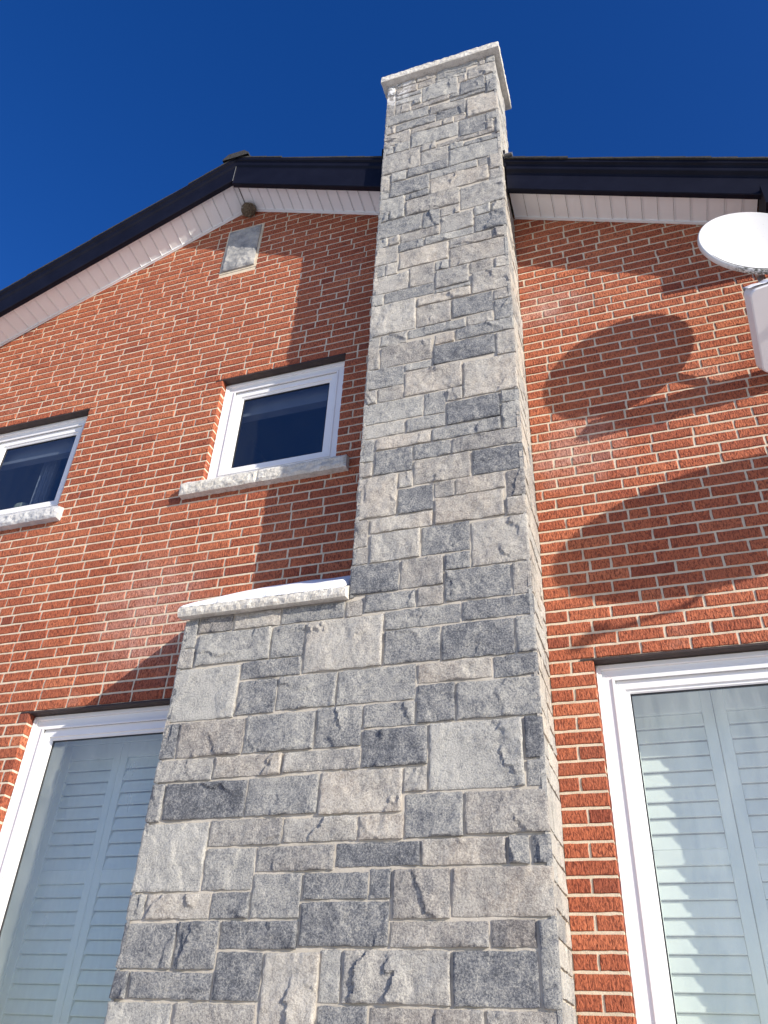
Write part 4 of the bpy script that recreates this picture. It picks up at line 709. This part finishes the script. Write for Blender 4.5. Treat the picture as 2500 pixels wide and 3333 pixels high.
# clump of snow caught in the bottom of the dish
mb = MB(); F1 = Vector(d1.location); vs = []; fs = []; nx_, ny_ = 60, 14; rr = random.Random(1)
for j in range(ny_+1):
    for i in range(nx_+1):
        ang = math.radians(-155+130*i/nx_); t = 1.0-.24*(j/ny_)*(.55+.45*math.sin(math.pi*i/nx_))*(1+.7*noise.fractal(Vector((i*.16, 4, 0)), 1, 2, 3))
        q_ = P1(.285*t*math.cos(ang), .313*t*math.sin(ang), -.055*(1-t*t)+.003+.020*math.sin(math.pi*min(1, j/ny_))*(.6+.8*abs(noise.fractal(Vector((i*.5, j*.5, 2)), 1, 2, 3)))*math.sin(math.pi*i/nx_))
        vs.append(tuple(Vector(q_)+F1))
for j in range(ny_):
    for i in range(nx_): a_ = j*(nx_+1)+i; fs.append((a_, a_+1, a_+nx_+2, a_+nx_+1))
mb.add(vs, fs); tag(mb.build('snow', 'snow', None, smooth=True, fixn=False), 'crusty snow caught in the bottom of the white satellite dish', 'snow')
# pale rounded panel below the dish, edge-on to the sun
mb = MB()
A = Vector((.775, -.49, 3.362+Z0)); Bk = Vector((.813, -.095, 3.135+Z0)); wx = .56
ex = Vector((1, .0, .2)).normalized(); ey = (Bk-A).normalized(); L = (Bk-A).length; en = ex.cross(ey).normalized()
if en.z > 0: en = -en
def rr_outline(w, h, r, n=7):
    pts = []
    for cx, cy, a0 in ((w-r, r, -90), (w-r, h-r, 0), (r, h-r, 90), (r, r, 180)):
        for i in range(n+1): t = math.radians(a0+90*i/n); pts.append((cx+r*math.cos(t), cy+r*math.sin(t)))
    return pts
pl = empty('flat_panel', tuple((A+Bk)/2)); tag(pl, 'pale rounded flat panel with snow along its front edge, below the dish', 'panel')
o0 = (A+Bk)/2
def PP(x, y, z): return tuple(A+ex*x+ey*y+en*z-o0)
vs = []; fs = []; layers = []
for ins, zz in ((.006, .0), (0, -.006), (0, -.094), (.006, -.100)):
    ol = rr_outline(wx-2*ins, L-2*ins, .038-ins); layers.append(len(vs)); vs += [PP(x+ins, y+ins, zz) for x, y in ol]
n_ = len(ol); fs.append(tuple(range(n_))); fs.append(tuple(layers[-1]+i for i in range(n_-1, -1, -1)))
for a_, c_ in zip(layers, layers[1:]):
    for i in range(n_): fs.append((a_+i, c_+i, c_+(i+1) % n_, a_+(i+1) % n_))
mb.add(vs, fs); mb.build('shell', 'panel', pl, fixn=True)
for sx in (.12, .44):
    mb = MB(); mb.tube([PP(sx, L-.03, -.08), tuple(Vector(PP(sx, L, -.09))+Vector((0, .03, 0))), tuple(Vector((A.x+sx, -.004, Bk.z))-o0)], .012, 8)
    mb.build('bracket', 'steel', pl, smooth=True)
# snow on the panel: along the front edge and a thin sheet on top
mb = MB(); vs = []; fs = []; nx_, ny_ = 60, 10
for j in range(ny_+1):
    for i in range(nx_+1):
        x = .004+(wx-.008)*i/nx_; y = .002+(L-.03)*(j/ny_)**1.6; up = -.100-(.012*(1+.5*noise.fractal(Vector((x*20, y*20, 0)), 1, 2, 3)) if 0 < i < nx_ and j < ny_ else 0)
        if j == 0: up = -.012-.012*noise.fractal(Vector((x*22, 5, 0)), 1, 2, 3)
        yy = y-(.014+.007*nz(x*30, 1, 1) if j in (0, 1) else 0)
        vs.append(tuple(A+ex*x+ey*yy+en*up))
for j in range(ny_):
    for i in range(nx_): a_ = j*(nx_+1)+i; fs.append((a_, a_+1, a_+nx_+2, a_+nx_+1))
mb.add(vs, fs); tag(mb.build('snow', 'snow', None, smooth=True, fixn=False), 'lumpy snow lying on the pale flat panel below the dish', 'snow')
# cable loops beside the panel
mb = MB(); pts = []
for i in range(120):
    t = i/119; ang = t*2*math.pi*2.2; rad = .075+.02*math.sin(ang*1.7)
    pts.append((1.06+rad*math.cos(ang)-.02*t, -.10-.04*math.sin(ang*.5), 2.62+Z0+rad*1.1*math.sin(ang)))
pts = [(1.10, -.02, 3.15+Z0), (1.12, -.06, 2.95+Z0), (1.13, -.09, 2.75+Z0)]+pts
mb.tube(pts, .0045, 6); mb.tube([(1.02, -.003, 2.70+Z0), (1.04, -.02, 2.4+Z0), (.99, -.02, 2.0+Z0), (1.0, -.003, 1.2+Z0)], .004, 6)
tag(mb.build('coaxial_cable', 'cable', None, smooth=True), 'thin black cable hanging in loose loops below the flat panel', 'cable')
# ------------------------------------------------------------------ ground
mb = MB(); mb.add([(-400, -400, 0), (400, -400, 0), (400, 400, 0), (-400, 400, 0)], [(0, 1, 2, 3)])
tag(mb.build('ground', 'ground', None, fixn=False), 'snow covered ground', None, None, 'structure')
